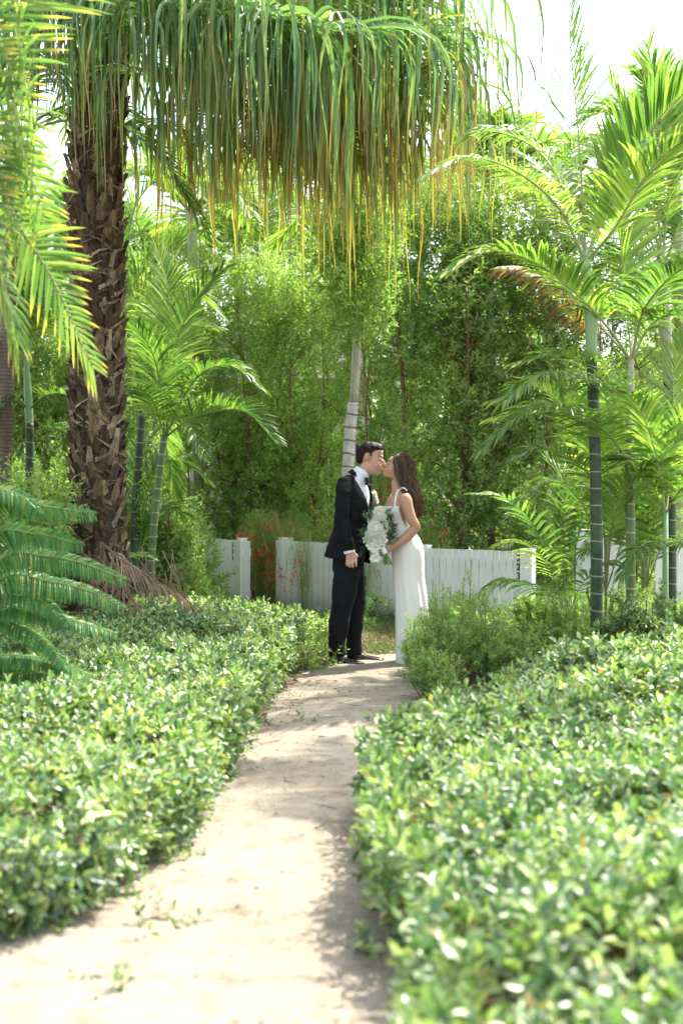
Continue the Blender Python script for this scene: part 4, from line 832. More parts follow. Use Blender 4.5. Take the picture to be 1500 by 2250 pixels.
# ------------------------------------------------------------------ white picket fences
def fencemat():
    m, nt, p, out = newmat('white_paint'); tc = N(nt, 'ShaderNodeTexCoord'); geo = N(nt, 'ShaderNodeNewGeometry'); sx = N(nt, 'ShaderNodeSeparateXYZ'); nt.links.new(tc.outputs['Object'], sx.inputs[0])
    nz = N(nt, 'ShaderNodeTexNoise'); nz.inputs['Scale'].default_value = 5; nz.inputs['Detail'].default_value = 8; nt.links.new(tc.outputs['Object'], nz.inputs[0])
    c = ramp(nt, [(0, (.78, .78, .77)), (1, (.86, .86, .84))], geo.outputs['Random Per Island']).outputs[0]
    d = ramp(nt, [(.35, (.93, .92, .9)), (.6, (1, 1, 1))], nz.outputs[0]).outputs[0]
    c = mixc(nt, 1.0, c, d, 'MULTIPLY')
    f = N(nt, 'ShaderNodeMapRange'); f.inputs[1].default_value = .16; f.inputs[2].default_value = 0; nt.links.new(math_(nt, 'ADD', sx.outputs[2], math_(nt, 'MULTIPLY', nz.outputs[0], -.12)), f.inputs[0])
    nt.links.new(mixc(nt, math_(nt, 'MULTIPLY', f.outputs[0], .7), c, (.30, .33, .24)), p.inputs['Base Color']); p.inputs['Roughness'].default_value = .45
    mp = N(nt, 'ShaderNodeMapping'); mp.inputs['Scale'].default_value = (60, 60, 3); nt.links.new(tc.outputs['Object'], mp.inputs[0]); n2 = N(nt, 'ShaderNodeTexNoise'); n2.inputs['Scale'].default_value = 1; nt.links.new(mp.outputs[0], n2.inputs[0])
    b = N(nt, 'ShaderNodeBump'); b.inputs['Strength'].default_value = .15; b.inputs['Distance'].default_value = .01; nt.links.new(n2.outputs[0], b.inputs['Height']); nt.links.new(b.outputs[0], p.inputs['Normal'])
    return m
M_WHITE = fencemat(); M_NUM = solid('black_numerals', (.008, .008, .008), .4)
FH = .79
def fence(label, a, b, n, gap=.008, posts=(), number=None, numat=0, numz=.60, numh=.07, group='white picket fence sections', h=FH, zlow=.03, pick_t=.02):
    a = A(*a, 0) if len(a) == 2 else a; b = A(*b, 0); d = b - a; Lf = np.linalg.norm(d); u = d / Lf; rz = math.atan2(u[1], u[0]); nv = A(u[1], -u[0], 0)   # nv faces the camera side
    if nv[1] > 0: nv = -nv
    mid = (a + b) / 2; root = thing('picket_fence', label, 'fence', tuple(mid), group)
    w = Lf / n - gap
    mb = MB()
    for i in range(n):
        c = a + u * (i + .5) * Lf / n + rng.normal(0, .0012, 3) * A(1, 1, 0); dh = rng.normal(0, .002)
        box(mb, (c[0], c[1], (h + zlow) / 2 + dh), (w, pick_t, h - zlow), 0, rz + rng.normal(0, .006))
    mb.build('pickets', M_WHITE, root)
    for z in (.17, .66):
        mb = MB(); c = mid - nv * (pick_t / 2 + .021); box(mb, (c[0], c[1], z), (Lf - .02, .038, .085), 0, rz); mb.build('rail', M_WHITE, root)
    for s, off, pw in posts:
        c = a + u * s * Lf + nv * off; mb = MB(); box(mb, (c[0], c[1], (h + .012) / 2), (pw, .09, h + .012), 0, rz); box(mb, (c[0], c[1], h + .022), (pw + .014, .104, .018), 0, rz); mb.build('post', M_WHITE, root)
    if number:
        c = a + u * numat * Lf + nv * (pick_t / 2 + .004)
        for i, ch in enumerate(number):
            cu = bpy.data.curves.new('digit', 'FONT'); cu.body = ch; cu.size = numh * 1.42; cu.extrude = .003; cu.offset = .0022; cu.align_x = 'CENTER'
            to = bpy.data.objects.new('tmp', cu); COL.objects.link(to); bpy.context.view_layer.update()
            me = bpy.data.meshes.new_from_object(to.evaluated_get(bpy.context.evaluated_depsgraph_get())); bpy.data.objects.remove(to)
            me.materials.clear(); me.materials.append(M_NUM); o = bpy.data.objects.new('house_number', me); COL.objects.link(o); o.parent = root
            o.rotation_euler = (math.pi / 2, 0, rz if abs(rz) < 1.6 else rz + math.pi); o.scale = (.92, 1.0, 1)
            o.location = Vector((c[0] - mid[0], c[1] - mid[1], numz + numh * 1.42 * (1 - i * .98)))
    return root
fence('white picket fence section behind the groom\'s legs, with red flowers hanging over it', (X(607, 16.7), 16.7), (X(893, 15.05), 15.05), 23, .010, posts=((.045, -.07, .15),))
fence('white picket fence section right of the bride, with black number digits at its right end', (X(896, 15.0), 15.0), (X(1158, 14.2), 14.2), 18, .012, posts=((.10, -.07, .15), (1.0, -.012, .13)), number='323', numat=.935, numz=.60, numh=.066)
fence('short white picket fence end with the digits 324, left of the gap', (X(440, 17.6), 17.6), (X(530, 16.5), 16.5), 9, .012, posts=((.93, -.05, .07),), number='324', numat=.83, numz=.63, numh=.055)
fence('white gate post panel closing the left fence end', (X(526, 16.55), 16.55), (X(549, 16.5), 16.5), 2, .002)
fence('pale gate glimpsed between the ringed palm stems', (X(1275, 15.6), 15.6), (X(1376, 15.4), 15.4), 7, .004, posts=((.0, 0, .08),), h=.90)
fence('pale fence panel cut by the right edge', (X(1440, 15.2), 15.2), (X(1600, 15.0), 15.0), 10, .004, h=.78)
mb = MB(); mb.add([[X(560, 19) - 0, 19, .006], [X(900, 19), 19, .006], [X(900, 16), 14, .006], [X(560, 16), 14, .006]], [[3, 2, 1, 0]])

# ------------------------------------------------------------------ firecracker plants (wispy stems, red tubular flowers)
def firecracker(label, x, y, h, n, spread, nfl, bias=(0, 0), z0=0.0, dr=.9, seed=0, L=None):
    global rng; rng = np.random.default_rng(500 + seed)
    root = thing('firecracker_plant', label, 'flowering plant', (x, y, 0), 'red-flowered wispy plants'); mb = MB(); fl = MB()
    for i in range(n):
        a = rng.uniform(0, 6.28); o = A(math.cos(a), math.sin(a), 0) * rng.uniform(.2, 1) * spread + A(*bias, 0) * rng.uniform(.3, 1)
        hh = h * rng.uniform(.6, 1.1); b0 = A(x + rng.normal(0, .06), y + rng.normal(0, .06), z0)
        pts = np.array([b0, b0 + o * .25 + A(0, 0, hh * .6), b0 + o * .75 + A(0, 0, hh * .95), b0 + o * 1.25 + A(0, 0, hh * (1.0 - .25 * dr)), b0 + o * 1.6 + A(0, 0, hh * (.9 - .6 * dr))])
        q = spline(pts, 18); tube(mb, q[:, :3], np.linspace(.003, .0008, 18), 3, cap=False)
        for k in range(3, 18):                        # hair-fine whorled branchlets
            for _ in range(7):
                d = nrm(rng.normal(0, 1, 3) + A(0, 0, .5)) ; L_ = rng.uniform(.04, .13); w = nrm(np.cross(d, A(.3, .2, 1))) * .0016; p0 = q[k] * .6 + q[max(k - 1, 0)] * .4
                mb.add([p0 - w, p0 + w, p0 + d * L_ - A(0, 0, L_ * .3)], np.array([[0, 1, 2]]))
        cl = q[rng.integers(11, 18, 2)]
        for _ in range(rng.poisson(nfl)):
            p0 = cl[rng.integers(0, 2)] + rng.normal(0, .022, 3); d = nrm(A(rng.normal(0, .5), rng.normal(0, .5), -.9)); L_ = rng.uniform(.020, .034)
            tube(fl, [p0, p0 + d * L_ * .7, p0 + d * L_], [.0025, .0042, .0065], 5, cap=False)
    mb.build('stems', M_GRASS, root); tag(fl.build('flowers', M_RED, root), kind='stuff')
firecracker('wispy plant covered in red tubular flowers in the gap between the fences', X(580, 17.0), 16.9, 1.10, 120, .24, 12, seed=1)
firecracker('wispy green plant with few red flowers left of the groom\'s back', X(655, 17.3), 17.2, 1.15, 80, .34, 5, seed=2)
firecracker('wispy stems with red flowers hanging over the fence front left of the groom', X(672, 16.4), 16.28, .98, 20, .30, 8, bias=(.02, -.10), seed=3, dr=1.05)
firecracker('red flower strands hanging on the fence between the couple', X(800, 15.4), 15.45, .80, 16, .16, 5, bias=(.05, -.05), seed=4, dr=1.1)
firecracker('red flowered wispy plant glimpsed behind the couple\'s faces', X(815, 16.0), 16.2, 1.75, 50, .30, 9, seed=5)
firecracker('red flowered wispy plant behind the bride\'s back', X(935, 15.8), 15.8, 1.12, 60, .30, 8, seed=6)
rng = np.random.default_rng(77)

# ------------------------------------------------------------------ fine-leaved bushes right of the bride
def heath(label, x, y, w, h, n, seed, mat=M_HEATH, Ll=.030, Lw=.008, group='fine-leaved upright bushes'):
    global rng; rng = np.random.default_rng(seed)
    root = thing('fine_leaved_bush', label, 'bush', (x, y, 0), group); st = MB(); mb = MB(); C = []; U = []
    for i in range(n):
        a = rng.uniform(0, 6.28); r_ = math.sqrt(rng.random()); o = A(math.cos(a) * r_ * w, math.sin(a) * r_ * w, 0)
        hh = h * (1 - .55 * r_ ** 2) * rng.uniform(.65, 1.12); b0 = A(x, y, 0) + o * .45; e = A(x, y, hh) + o + rng.normal(0, .02, 3)
        q = spline([b0, (b0 + e) / 2 + o * .10 + rng.normal(0, .015, 3), e], 14)
        tube(st, q, np.linspace(.004, .0015, 14), 4, cap=False)
        m = int(hh / .030)
        for s in np.linspace(.12, 1, m): 
            k = min(int(s * 13), 12); f = s * 13 - k; C.append(q[k] * (1 - f) + q[k + 1] * f); U.append(q[k + 1] - q[k])
        for _ in range(5):                                # side shoots
            k = rng.integers(3, 12); d = nrm(A(rng.normal(0, 1), rng.normal(0, 1), 1.2)); L_ = rng.uniform(.06, .16)
            tube(st, [q[k], q[k] + d * L_], [.002, .001], 3, cap=False)
            for s in np.linspace(.2, 1, int(L_ / .022)): C.append(q[k] + d * L_ * s); U.append(d)
    C = np.array(C); U = np.array(U)
    sprigs(mb, C, U, 6, .018, Ll, Lw, DIAM, 0, a0=60, a1=30, tipscale=.8, jit=.3)
    merge(mb, st, 1); mb.build('foliage', [mat, M_WOOD], root)
heath('fine-leaved bush with a few tall shoots hiding the hem of the white dress', X(985, 10.5), 10.6, .30, .74, 52, 1)
heath('fine-leaved bush at the path edge in front of the tall shoots', X(950, 9.6), 9.75, .16, .34, 34, 2)
heath('fine-leaved bush right of the tall shoots, below the fence numbers', X(1060, 11.0), 11.0, .22, .46, 32, 3)
heath('airy yellow-green bush below the arching parlour palm', X(1130, 10.4), 10.4, .30, .42, 46, 4, M_SHRUB, .040, .014)
heath('fine-leaved bush at the foot of the left ringed palm', X(1235, 10.7), 10.7, .26, .58, 40, 5, M_SHRUB, .046, .016)
heath('glossy fine-leaved bush between the ringed palm feet', X(1370, 10.3), 10.2, .28, .70, 44, 6, M_HEDGE, .046, .016)
heath('glossy fine-leaved bush at the right edge below the pale palm', X(1470, 10.2), 10.1, .28, .78, 44, 7, M_HEDGE, .046, .016)
heath('loose fine-leaved bush in front of the fence end digits', X(1190, 12.0), 12.2, .22, .60, 30, 8, M_SHRUB, .046, .016)
heath('single tall spire of fine leaves standing before the fence right of the bride', X(1030, 10.9), 10.9, .05, .86, 5, 13)
heath('pair of leafy spires between the bride and the fence digits', X(1062, 10.7), 10.7, .09, .70, 7, 14)
heath('small shoots poking up beside the bride\'s dress', X(930, 10.9), 11.0, .14, .50, 20, 9)
heath('fine-leaved bush behind the right ringed palms', X(1400, 12.6), 12.6, .45, .6, 60, 10)
heath('low bush between the palm clump and the pale gate', X(1290, 13.2), 13.2, .45, .5, 60, 12)
rng = np.random.default_rng(78)

# ------------------------------------------------------------------ small plants, weeds, ground cover
def herb(name, label, x, y, w, h, n, Ll=.05, Lw=.022, mat=M_HEDGE, seed=0, M=7, cat='plant', group=None, kind=None):
    global rng; rng = np.random.default_rng(900 + seed)
    a = rng.uniform(0, 6.28, n); r_ = np.sqrt(rng.random(n)); C = np.c_[x + np.cos(a) * r_ * w, y + np.sin(a) * r_ * w, h * rng.random(n) * (1 - .6 * r_ ** 2)]
    U = np.c_[np.cos(a) * r_ * .8, np.sin(a) * r_ * .8, np.full(n, .8)] + rng.normal(0, .3, (n, 3)); mb = MB()
    sprigs(mb, C, U, M, .07, Ll, Lw, LEAF, 0, stem=1, jit=.3)
    st = MB()
    root = thing(name, label, cat, (x, y, 0), group)
    for i in range(max(3, n // 6)): tube(st, [A(x + rng.normal(0, w * .25), y + rng.normal(0, w * .25), -.01), C[i]], [.004, .002], 4, cap=False)
    merge(mb, st, 1); mb.build('foliage', [mat, M_WOOD], root); return root
herb('garden_plant', 'leafy yellow-green plant at the end of the left hedge beside the groom\'s shoes', X(662, 11.3), 11.5, .30, .34, 130, mat=M_SHRUBL, seed=1)
herb('garden_plant', 'low leafy plant behind the left hedge end near the fence', X(640, 13.6), 13.6, .50, .26, 170, mat=M_SHRUBL, seed=2)
herb('garden_plant', 'leafy sprig climbing the fence between the couple\'s legs', X(812, 14.7), 14.75, .18, .40, 50, Ll=.06, Lw=.03, mat=M_SHRUB, seed=3)
herb('garden_plant', 'small green plant at the fence foot behind the groom', X(735, 14.3), 14.3, .40, .18, 120, mat=M_SHRUBL, seed=4)
herb('weed', 'small weed on the sand at the bottom left corner', *G(225, 2190)[:2], .09, .04, 6, Ll=.045, Lw=.018, mat=M_HEDGE, seed=5, group='weeds on the path')
herb('weed', 'weed growing from the sand in front of the left hedge corner', *G(345, 2050)[:2], .10, .06, 9, Ll=.042, Lw=.018, mat=M_HEDGE, seed=6, group='weeds on the path')
herb('weed', 'stray seedling beside the left hedge halfway along', *G(430, 1890)[:2], .05, .05, 4, Ll=.04, Lw=.02, seed=7, group='weeds on the path')
herb('weed', 'small sprout near the left hedge towards the couple', *G(672, 1590)[:2], .04, .05, 4, Ll=.04, Lw=.018, seed=8, group='weeds on the path')
herb('weed', 'seedlings at the foot of the right hedge near the camera', *G(820, 2110)[:2], .05, .05, 4, Ll=.06, Lw=.026, seed=9, group='weeds on the path')
herb('weed', 'sprout with tiny leaves by the groom\'s shoe', *G(775, 1415, .1)[:2], .06, .20, 8, Ll=.035, Lw=.016, mat=M_SHRUBL, seed=10)
M_GCOV = leafmat('ground_cover_leaf', [(0, (.05, .10, .03)), (.6, (.11, .19, .05)), (1, (.20, .24, .08))], trans=.4, rough=.5)
# grass and creeping cover behind the couple
rng = np.random.default_rng(79); n = 4200; x = rng.uniform(-1.4, 1.3, n); y = rng.uniform(12.1, 15.4, n)
k = ~((np.abs(x - .35) < .35) & (y > 12.9) & (y < 13.6) & (rng.random(n) < .8)); x, y = x[k], y[k]; n = len(x)
mb = MB(); sprigs(mb, np.c_[x, y, rng.uniform(0, .05, n)], rng.normal(0, .5, (n, 3)) + A(0, 0, 1), 6, .05, .045, .010, DIAM, 0, jit=.4)
tag(mb.build('grass', M_GCOV), 'creeping green ground cover and grass behind the couple', 'ground cover', kind='stuff')
n = 1500; x = rng.uniform(-.2, 1.0, n); y = rng.uniform(12.3, 15, n); a = rng.uniform(0, 6.28, n); mb = MB()
leaves(mb, np.c_[x, y, rng.uniform(.006, .03, n)], np.c_[np.cos(a), np.sin(a), rng.normal(0, .2, n)], rng.normal(0, .3, (n, 3)) + A(0, 0, 1), rng.uniform(.03, .08, n), rng.uniform(.01, .03, n))
tag(mb.build('dead_leaves', M_DEAD), 'brown dead leaves on the ground by the fence foot', 'leaf litter', kind='stuff')
# understorey filling beds left and right beyond the hedges
n = 7000; x = np.r_[rng.uniform(-6, -1.3, n // 2), rng.uniform(1.0, 6, n - n // 2)]; y = rng.uniform(12.6, 19, n); mb = MB()
sprigs(mb, np.c_[x, y, rng.uniform(0, .28, n)], rng.normal(0, .5, (n, 3)) + A(0, 0, 1), 8, .12, .075, .03, DIAM, 0, jit=.4)
tag(mb.build('undergrowth', M_SHRUB), 'leafy undergrowth covering the beds beneath the palms', 'undergrowth', kind='stuff')
# ------------------------------------------------------------------ the couple
from mathutils.bvhtree import BVHTree
Y0 = 11.5; UZ = Y0 / FPX / 4.017                     # one drawing unit in metres
def Z(zx, zy, dy=0): return P(680 + zx / 4.017, 940 + zy / 4.017, Y0 + dy)
def loft(mb, rings, front=None, n=28, res=None, expo=2.0, wav=None, mat=0, caps=True, zmin=None):
    R = np.array(rings, float); C = np.array([Z(*r[:3]) for r in R]); q = np.c_[C, R[:, 3:5] * UZ]
    q = spline(q, res or max(8, 8 * len(R))); C = q[:, :3]; T = nrm(np.gradient(C, axis=0)); th = np.linspace(0, 2 * np.pi, n, endpoint=False)
    c, s = np.cos(th), np.sin(th); c = np.sign(c) * np.abs(c) ** (2 / expo); s = np.sign(s) * np.abs(s) ** (2 / expo); rings_ = []
    for i in range(len(C)):
        if front is not None: a = front - T[i] * np.dot(front, T[i])
        else: a = np.cross(T[i], A(0, 1, 0))
        a = nrm(a); b = np.cross(T[i], a); k = np.ones(n) if wav is None else wav(i / (len(C) - 1), th)
        rings_.append(C[i] + (c * q[i, 3] * k)[:, None] * a + (s * q[i, 4] * k)[:, None] * b)
    V = np.vstack(rings_); m = len(C); k = np.arange(n); k2 = (k + 1) % n
    if zmin is not None: V[:, 2] = np.maximum(V[:, 2], zmin)
    F = np.vstack([np.c_[i * n + k, i * n + k2, (i + 1) * n + k2, (i + 1) * n + k] for i in range(m - 1)])
    if caps: V = np.vstack([V, C[:1], C[-1:]])
    mb.add(V, F, mat)
    if caps:
        base = mb.n - len(V)
        mb.f.append((np.vstack([np.c_[k2, k, np.full(n, m * n)], np.c_[(m - 1) * n + k, (m - 1) * n + k2, np.full(n, m * n + 1)]]) + base, mat))
def ell(mb, c, r, rot=0, n=20, mat=0, yaw=0, world=False):
    C = Z(*c) if not world else np.asarray(c, float); k = UZ if not world else 1.0
    th = np.linspace(0, 2 * np.pi, n, endpoint=False); ph = np.linspace(-np.pi / 2, np.pi / 2, n // 2 + 1)
    V = np.array([[math.cos(p) * math.cos(t) * r[0], math.cos(p) * math.sin(t) * r[2], math.sin(p) * r[1]] for p in ph for t in th]) * k
    cr, sr = math.cos(math.radians(rot)), math.sin(math.radians(rot)); x = V[:, 0] * cr + V[:, 2] * sr; z = -V[:, 0] * sr + V[:, 2] * cr
    V = np.c_[x, V[:, 1], z]
    if yaw: cy_, sy_ = math.cos(yaw), math.sin(yaw); V = np.c_[V[:, 0] * cy_ - V[:, 1] * sy_, V[:, 0] * sy_ + V[:, 1] * cy_, V[:, 2]]
    V = V + C; m = len(ph); k = np.arange(n); k2 = (k + 1) % n
    mb.add(V, np.vstack([np.c_[i * n + k, i * n + k2, (i + 1) * n + k2, (i + 1) * n + k] for i in range(m - 1)]), mat)
def remesh(mb, name, mat, parent, voxel=.005, smooth=4, cut=None, wr=None, soft=None):
    me = mb.mesh('tmp', mat); o = bpy.data.objects.new('tmp', me); COL.objects.link(o)
    r = o.modifiers.new('r', 'REMESH'); r.mode = 'VOXEL'; r.voxel_size = voxel; r.use_smooth_shade = True
    s = o.modifiers.new('s', 'SMOOTH'); s.factor = .5; s.iterations = smooth
    bpy.context.view_layer.update(); dg = bpy.context.evaluated_depsgraph_get()
    m2 = bpy.data.meshes.new_from_object(o.evaluated_get(dg)); bpy.data.objects.remove(o)
    n = len(m2.vertices); V = np.empty(n * 3, np.float32); m2.vertices.foreach_get('co', V); V = V.reshape(-1, 3).astype(float)
    loc = np.array(parent.location)
    F = np.empty(len(m2.loops), np.int32); m2.loops.foreach_get('vertex_index', F); F = F.reshape(-1, 4)
    if soft:                                          # blend the modelled volumes of cheek, jaw and neck
        w = soft(V)[:, None]; E = np.vstack([F[:, [0, 1]], F[:, [1, 2]], F[:, [2, 3]], F[:, [3, 0]]]); cnt = np.bincount(E.ravel(), minlength=n)[:, None].clip(1)
        for _ in range(60):
            S_ = np.zeros_like(V)
            for k in range(3): S_[:, k] = np.bincount(E[:, 0], V[E[:, 1], k], n) + np.bincount(E[:, 1], V[E[:, 0], k], n)
            V = V * (1 - .7 * w) + S_ / cnt * .7 * w
    if wr:                                            # soft cloth creases
        amp, sx_, sz_ = wr; nn = np.empty(n * 3, np.float32); m2.vertices.foreach_get('normal', nn); nn = nn.reshape(-1, 3)
        k = np.array([mnoise.noise(Vector((v[0] * sx_ + v[2] * 3, v[1] * sx_, v[2] * sz_))) + .5 * mnoise.noise(Vector((v[0] * sx_ * 2.1 - v[2] * 9, v[1] * sx_ * 2, v[2] * sz_ * 2.3 + 7))) for v in V]); V = V + nn * (amp * k)[:, None]
    if cut is not None:
        c = V[F].mean(1); F = F[~cut(c)]
    out = MB(); out.add(V, F); out_o = out.build(name, mat, parent, smooth=True)
    out_o['_'] = 0; del out_o['_']
    bvh = BVHTree.FromPolygons([Vector(v) for v in V], [tuple(f) for f in F]); return out_o, bvh
CAMP = A(0, 0, CAM_H)
def proj(bvh, zx, zy, off=.002, dflt=0):
    p = Z(zx, zy, 0); d = nrm(p - CAMP); h = bvh.ray_cast(Vector(CAMP), Vector(d))
    if h[0] is None: return Z(zx, zy, dflt)
    return np.array(h[0]) - d * off
def strip(mb, bvh, e0, e1, off=.004, n=14, m=4, mat=0, dflt=0):
    a = spline(e0, n); b = spline(e1, n); V = []
    for i in range(n):
        for j in range(m):
            f = j / (m - 1); q = a[i] * (1 - f) + b[i] * f; edge = (j == 0 or j == m - 1)
            V.append(proj(bvh, q[0], q[1], off * (.3 if edge else 1), dflt))
    mb.add(V, [[i * m + j, i * m + j + 1, (i + 1) * m + j + 1, (i + 1) * m + j] for i in range(n - 1) for j in range(m - 1)], mat)
def line(mb, bvh, pts, r, off=.001, n=10, taper=True):
    q = spline(pts, n); P3 = [proj(bvh, x, y, off) for x, y in q]; rr = np.full(n, r * UZ)
    if taper: rr = rr * np.interp(np.linspace(0, 1, n), [0, .3, .7, 1], [.5, 1, 1, .3])
    tube(mb, P3, rr, 6)
def pixz(V):                                          # place -> drawing units (for cutting cloth edges)
    d = V - CAMP; f = d[..., 1] * CT - d[..., 2] * ST; u = d[..., 0] / f; v = (d[..., 1] * ST + d[..., 2] * CT) / f
    return (750 + u * FPX - 680) * 4.017, (1125 - v * FPX - 940) * 4.017

M_SKINM = solid('skin_light', (.52, .30, .21), .5, var=.06, vscale=30, sss=.25, spec=.4)
M_SKINF = solid('skin_tan', (.46, .25, .155), .45, var=.06, vscale=30, sss=.25, spec=.45)
M_SUIT = solid('black_wool', (.005, .0055, .007), .8, bump=.15, bscale=300, var=.2, vscale=20, spec=.2)
M_SATIN = solid('black_satin', (.006, .007, .010), .4, spec=.35)
M_SHIRT = solid('white_cotton', (.74, .77, .82), .8, bump=.1, bscale=200)
M_LEATHER = solid('black_leather', (.008, .008, .009), .18, spec=.8)
M_DRESS = solid('ivory_crepe', (.76, .73, .66), .55, bump=.06, bscale=14, var=.03, vscale=3, spec=.4)
def hairmat(name, cols, rough=.35, trans=0.0):
    m, nt, p, out = newmat(name); geo = N(nt, 'ShaderNodeNewGeometry')
    c = ramp(nt, cols, geo.outputs['Random Per Island']).outputs[0]; nt.links.new(c, p.inputs['Base Color']); p.inputs['Roughness'].default_value = rough
    p.inputs['Specular IOR Level'].default_value = .3
    tr = N(nt, 'ShaderNodeBsdfTranslucent'); nt.links.new(mixc(nt, 1.0, c, (2.1, 1.85, 1.5), 'MULTIPLY'), tr.inputs[0]); mx = N(nt, 'ShaderNodeMixShader'); mx.inputs[0].default_value = trans
    nt.links.new(p.outputs[0], mx.inputs[1]); nt.links.new(tr.outputs[0], mx.inputs[2]); nt.links.new(mx.outputs[0], out.inputs[0]); return m
M_HAIRM = hairmat('dark_brown_hair', [(0, (.010, .006, .004)), (1, (.035, .018, .012))], .55)
M_HAIRF = hairmat('brown_hair', [(0, (.04, .026, .017)), (.5, (.11, .074, .047)), (1, (.36, .26, .17))], .42, .35)
M_LIP = solid('lips', (.42, .14, .11), .4, spec=.4); M_BROW = solid('brow_hair', (.02, .012, .009), .7)
rng = np.random.default_rng(31)

# ---- groom
def softm(V):
    zx, zy = pixz(V); m = ((zy > 180) & (zy < 460) & (zx < 612 - np.clip(zy - 385, 0, 60) * .6) & (zx > 400)).astype(float) * (np.hypot(zx - 506, zy - 250) > 40)
    return m * np.clip((612 - zx) / 30, 0, 1)
def softf(V):
    zx, zy = pixz(V); m = (zy > 230) & (zy < 640) & (zx > 676) & (zx < 900); return m * np.clip((zx - 676) / 30, 0, 1) * np.clip((640 - zy) / 60, 0, 1)
gf = A(math.cos(math.radians(28)), -math.sin(math.radians(28)), 0); DG = .15
gp = P(752, 1466, Y0 + .2); groom = thing('person', 'man in black tuxedo with bow tie, leaning in to kiss the woman in white', 'person', (gp[0], gp[1], 0))
mb = MB()
for c, r, k in [((515, 226, DG), (110, 103, 77), {}), ((560, 280, DG), (86, 90, 64), {}), ((590, 338, DG), (52, 74, 50), {}), ((618, 252, DG), (32, 24, 46), {}), ((606, 215, DG), (44, 42, 52), {}), ((631, 355, DG), (17, 9, 22), {}), ((628, 373, DG), (17, 9, 20), {}), ((548, 345, DG), (60, 58, 56), {}), ((560, 375, DG), (46, 36, 44), {}),
                ((602, 396, DG), (28, 27, 30), {}), ((580, 325, DG - .035), (44, 42, 26), {}), ((580, 325, DG + .035), (44, 42, 26), {}), ((506, 248, DG - .076), (15, 29, 8), dict(rot=-12)), ((503, 268, DG - .072), (14, 16, 9), {}), ((506, 248, DG + .075), (17, 32, 9), dict(rot=-12))]: ell(mb, c, r, **k)
loft(mb, [(630, 268, DG, 9, 12), (645, 292, DG, 11, 12), (655, 314, DG, 13, 15), (640, 330, DG, 12, 18), (622, 334, DG, 10, 18)], res=14)
for s in (-1, 1): loft(mb, [(500, 322, DG + s * .044, 22, 20), (548, 380, DG + s * .032, 25, 20), (600, 402, DG + s * .006, 24, 18)], res=14)
loft(mb, [(395, 520, DG, 60, 70), (440, 455, DG, 62, 66), (478, 385, DG, 60, 60), (520, 310, DG, 60, 55)])
tor = [(395, 465, DG, 55, 110), (385, 510, DG, 80, 165), (388, 580, DG, 110, 165), (388, 660, DG, 118, 160), (375, 780, DG, 110, 145), (360, 920, DG, 105, 135), (348, 1080, DG, 112, 150), (345, 1220, DG, 112, 150)]
loft(mb, tor, gf)
narm = [(300, 500, DG - .17), (292, 640, DG - .20), (296, 800, DG - .22), (320, 940, DG - .21), (350, 1075, DG - .19)]
loft(mb, [(*p, r, r) for p, r in zip(narm, (50, 46, 40, 36, 28))])
farm = [(480, 500, DG + .17), (500, 660, DG + .21), (540, 840, DG + .20), (610, 930, DG + .08), (680, 965, DG + .03)]
loft(mb, [(*p, r, r) for p, r in zip(farm, (50, 44, 40, 34, 26))])
loft(mb, [(352, 1070, DG - .19, 30, 24), (362, 1105, DG - .19, 42, 19), (368, 1145, DG - .185, 50, 17), (370, 1172, DG - .18, 50, 14)])
for a, b, c, d, r in [((334, 1160), (328, 1188), (326, 1206), (332, 1222), 10), ((356, 1165), (352, 1195), (351, 1218), (356, 1234), 11), ((381, 1165), (380, 1196), (380, 1220), (384, 1236), 11), ((404, 1160), (408, 1188), (410, 1208), (408, 1226), 10.5)]:
    loft(mb, [(*a, DG - .185, r + 1, r + 1), (*b, DG - .192, r, r), (*c, DG - .185, r, r), (*d, DG - .172, r * .75, r * .75)], n=12, res=12)
loft(mb, [(385, 1105, DG - .185, 15, 14), (414, 1128, DG - .17, 13, 12), (424, 1155, DG - .155, 11, 11), (418, 1180, DG - .15, 8, 8)], n=12, res=12)
loft(mb, [(670, 960, DG + .03, 28, 20), (715, 985, DG + .05, 36, 16), (740, 1005, DG + .06, 30, 12)], n=14)
for k in range(4): loft(mb, [(735, 985 + 12 * k, DG + .05, 10, 10), (765, 992 + 14 * k, DG + .05, 10, 9), (790, 1002 + 14 * k, DG + .06, 8, 7)], n=10, res=8)
nleg = [(335, 1230, DG - .08), (305, 1450, DG - .085), (268, 1680, DG - .075), (246, 1850, DG - .07), (238, 2010, DG - .07)]
fleg = [(370, 1230, DG + .08), (398, 1450, DG + .09), (396, 1680, DG + .11), (392, 1850, DG + .13), (396, 1990, DG + .14)]
for lg in (nleg, fleg): loft(mb, [(*p, r, r) for p, r in zip(lg, (76, 70, 56, 46, 40))])
body, gb = remesh(mb, 'body', M_SKINM, groom, .004, 3, soft=softm)
# jacket
mb = MB()
jt = [(400, 425, DG, 62, 80), (390, 462, DG, 82, 150), (385, 510, DG, 112, 192), (392, 580, DG, 140, 196), (393, 660, DG, 150, 186), (380, 780, DG, 148, 172), (362, 900, DG, 158, 168), (348, 1020, DG, 182, 182), (336, 1110, DG, 202, 192), (328, 1165, DG, 210, 196)]
loft(mb, jt, gf, n=48, expo=2.15)
loft(mb, [(322, 462, DG - .14, 50, 50), (304, 500, DG - .175, 66, 56), (293, 620, DG - .20, 66, 58), (292, 790, DG - .22, 62, 56), (312, 930, DG - .215, 56, 52), (338, 1040, DG - .20, 54, 44), (345, 1082, DG - .195, 56, 42)], n=28)
loft(mb, [(*p, r, r) for p, r in zip(farm, (66, 60, 56, 50, 44))], n=24)
jc = np.array([Z(*r[:3]) for r in jt]); zc = jc[::-1, 2]; gl = A(-gf[1], gf[0], 0)
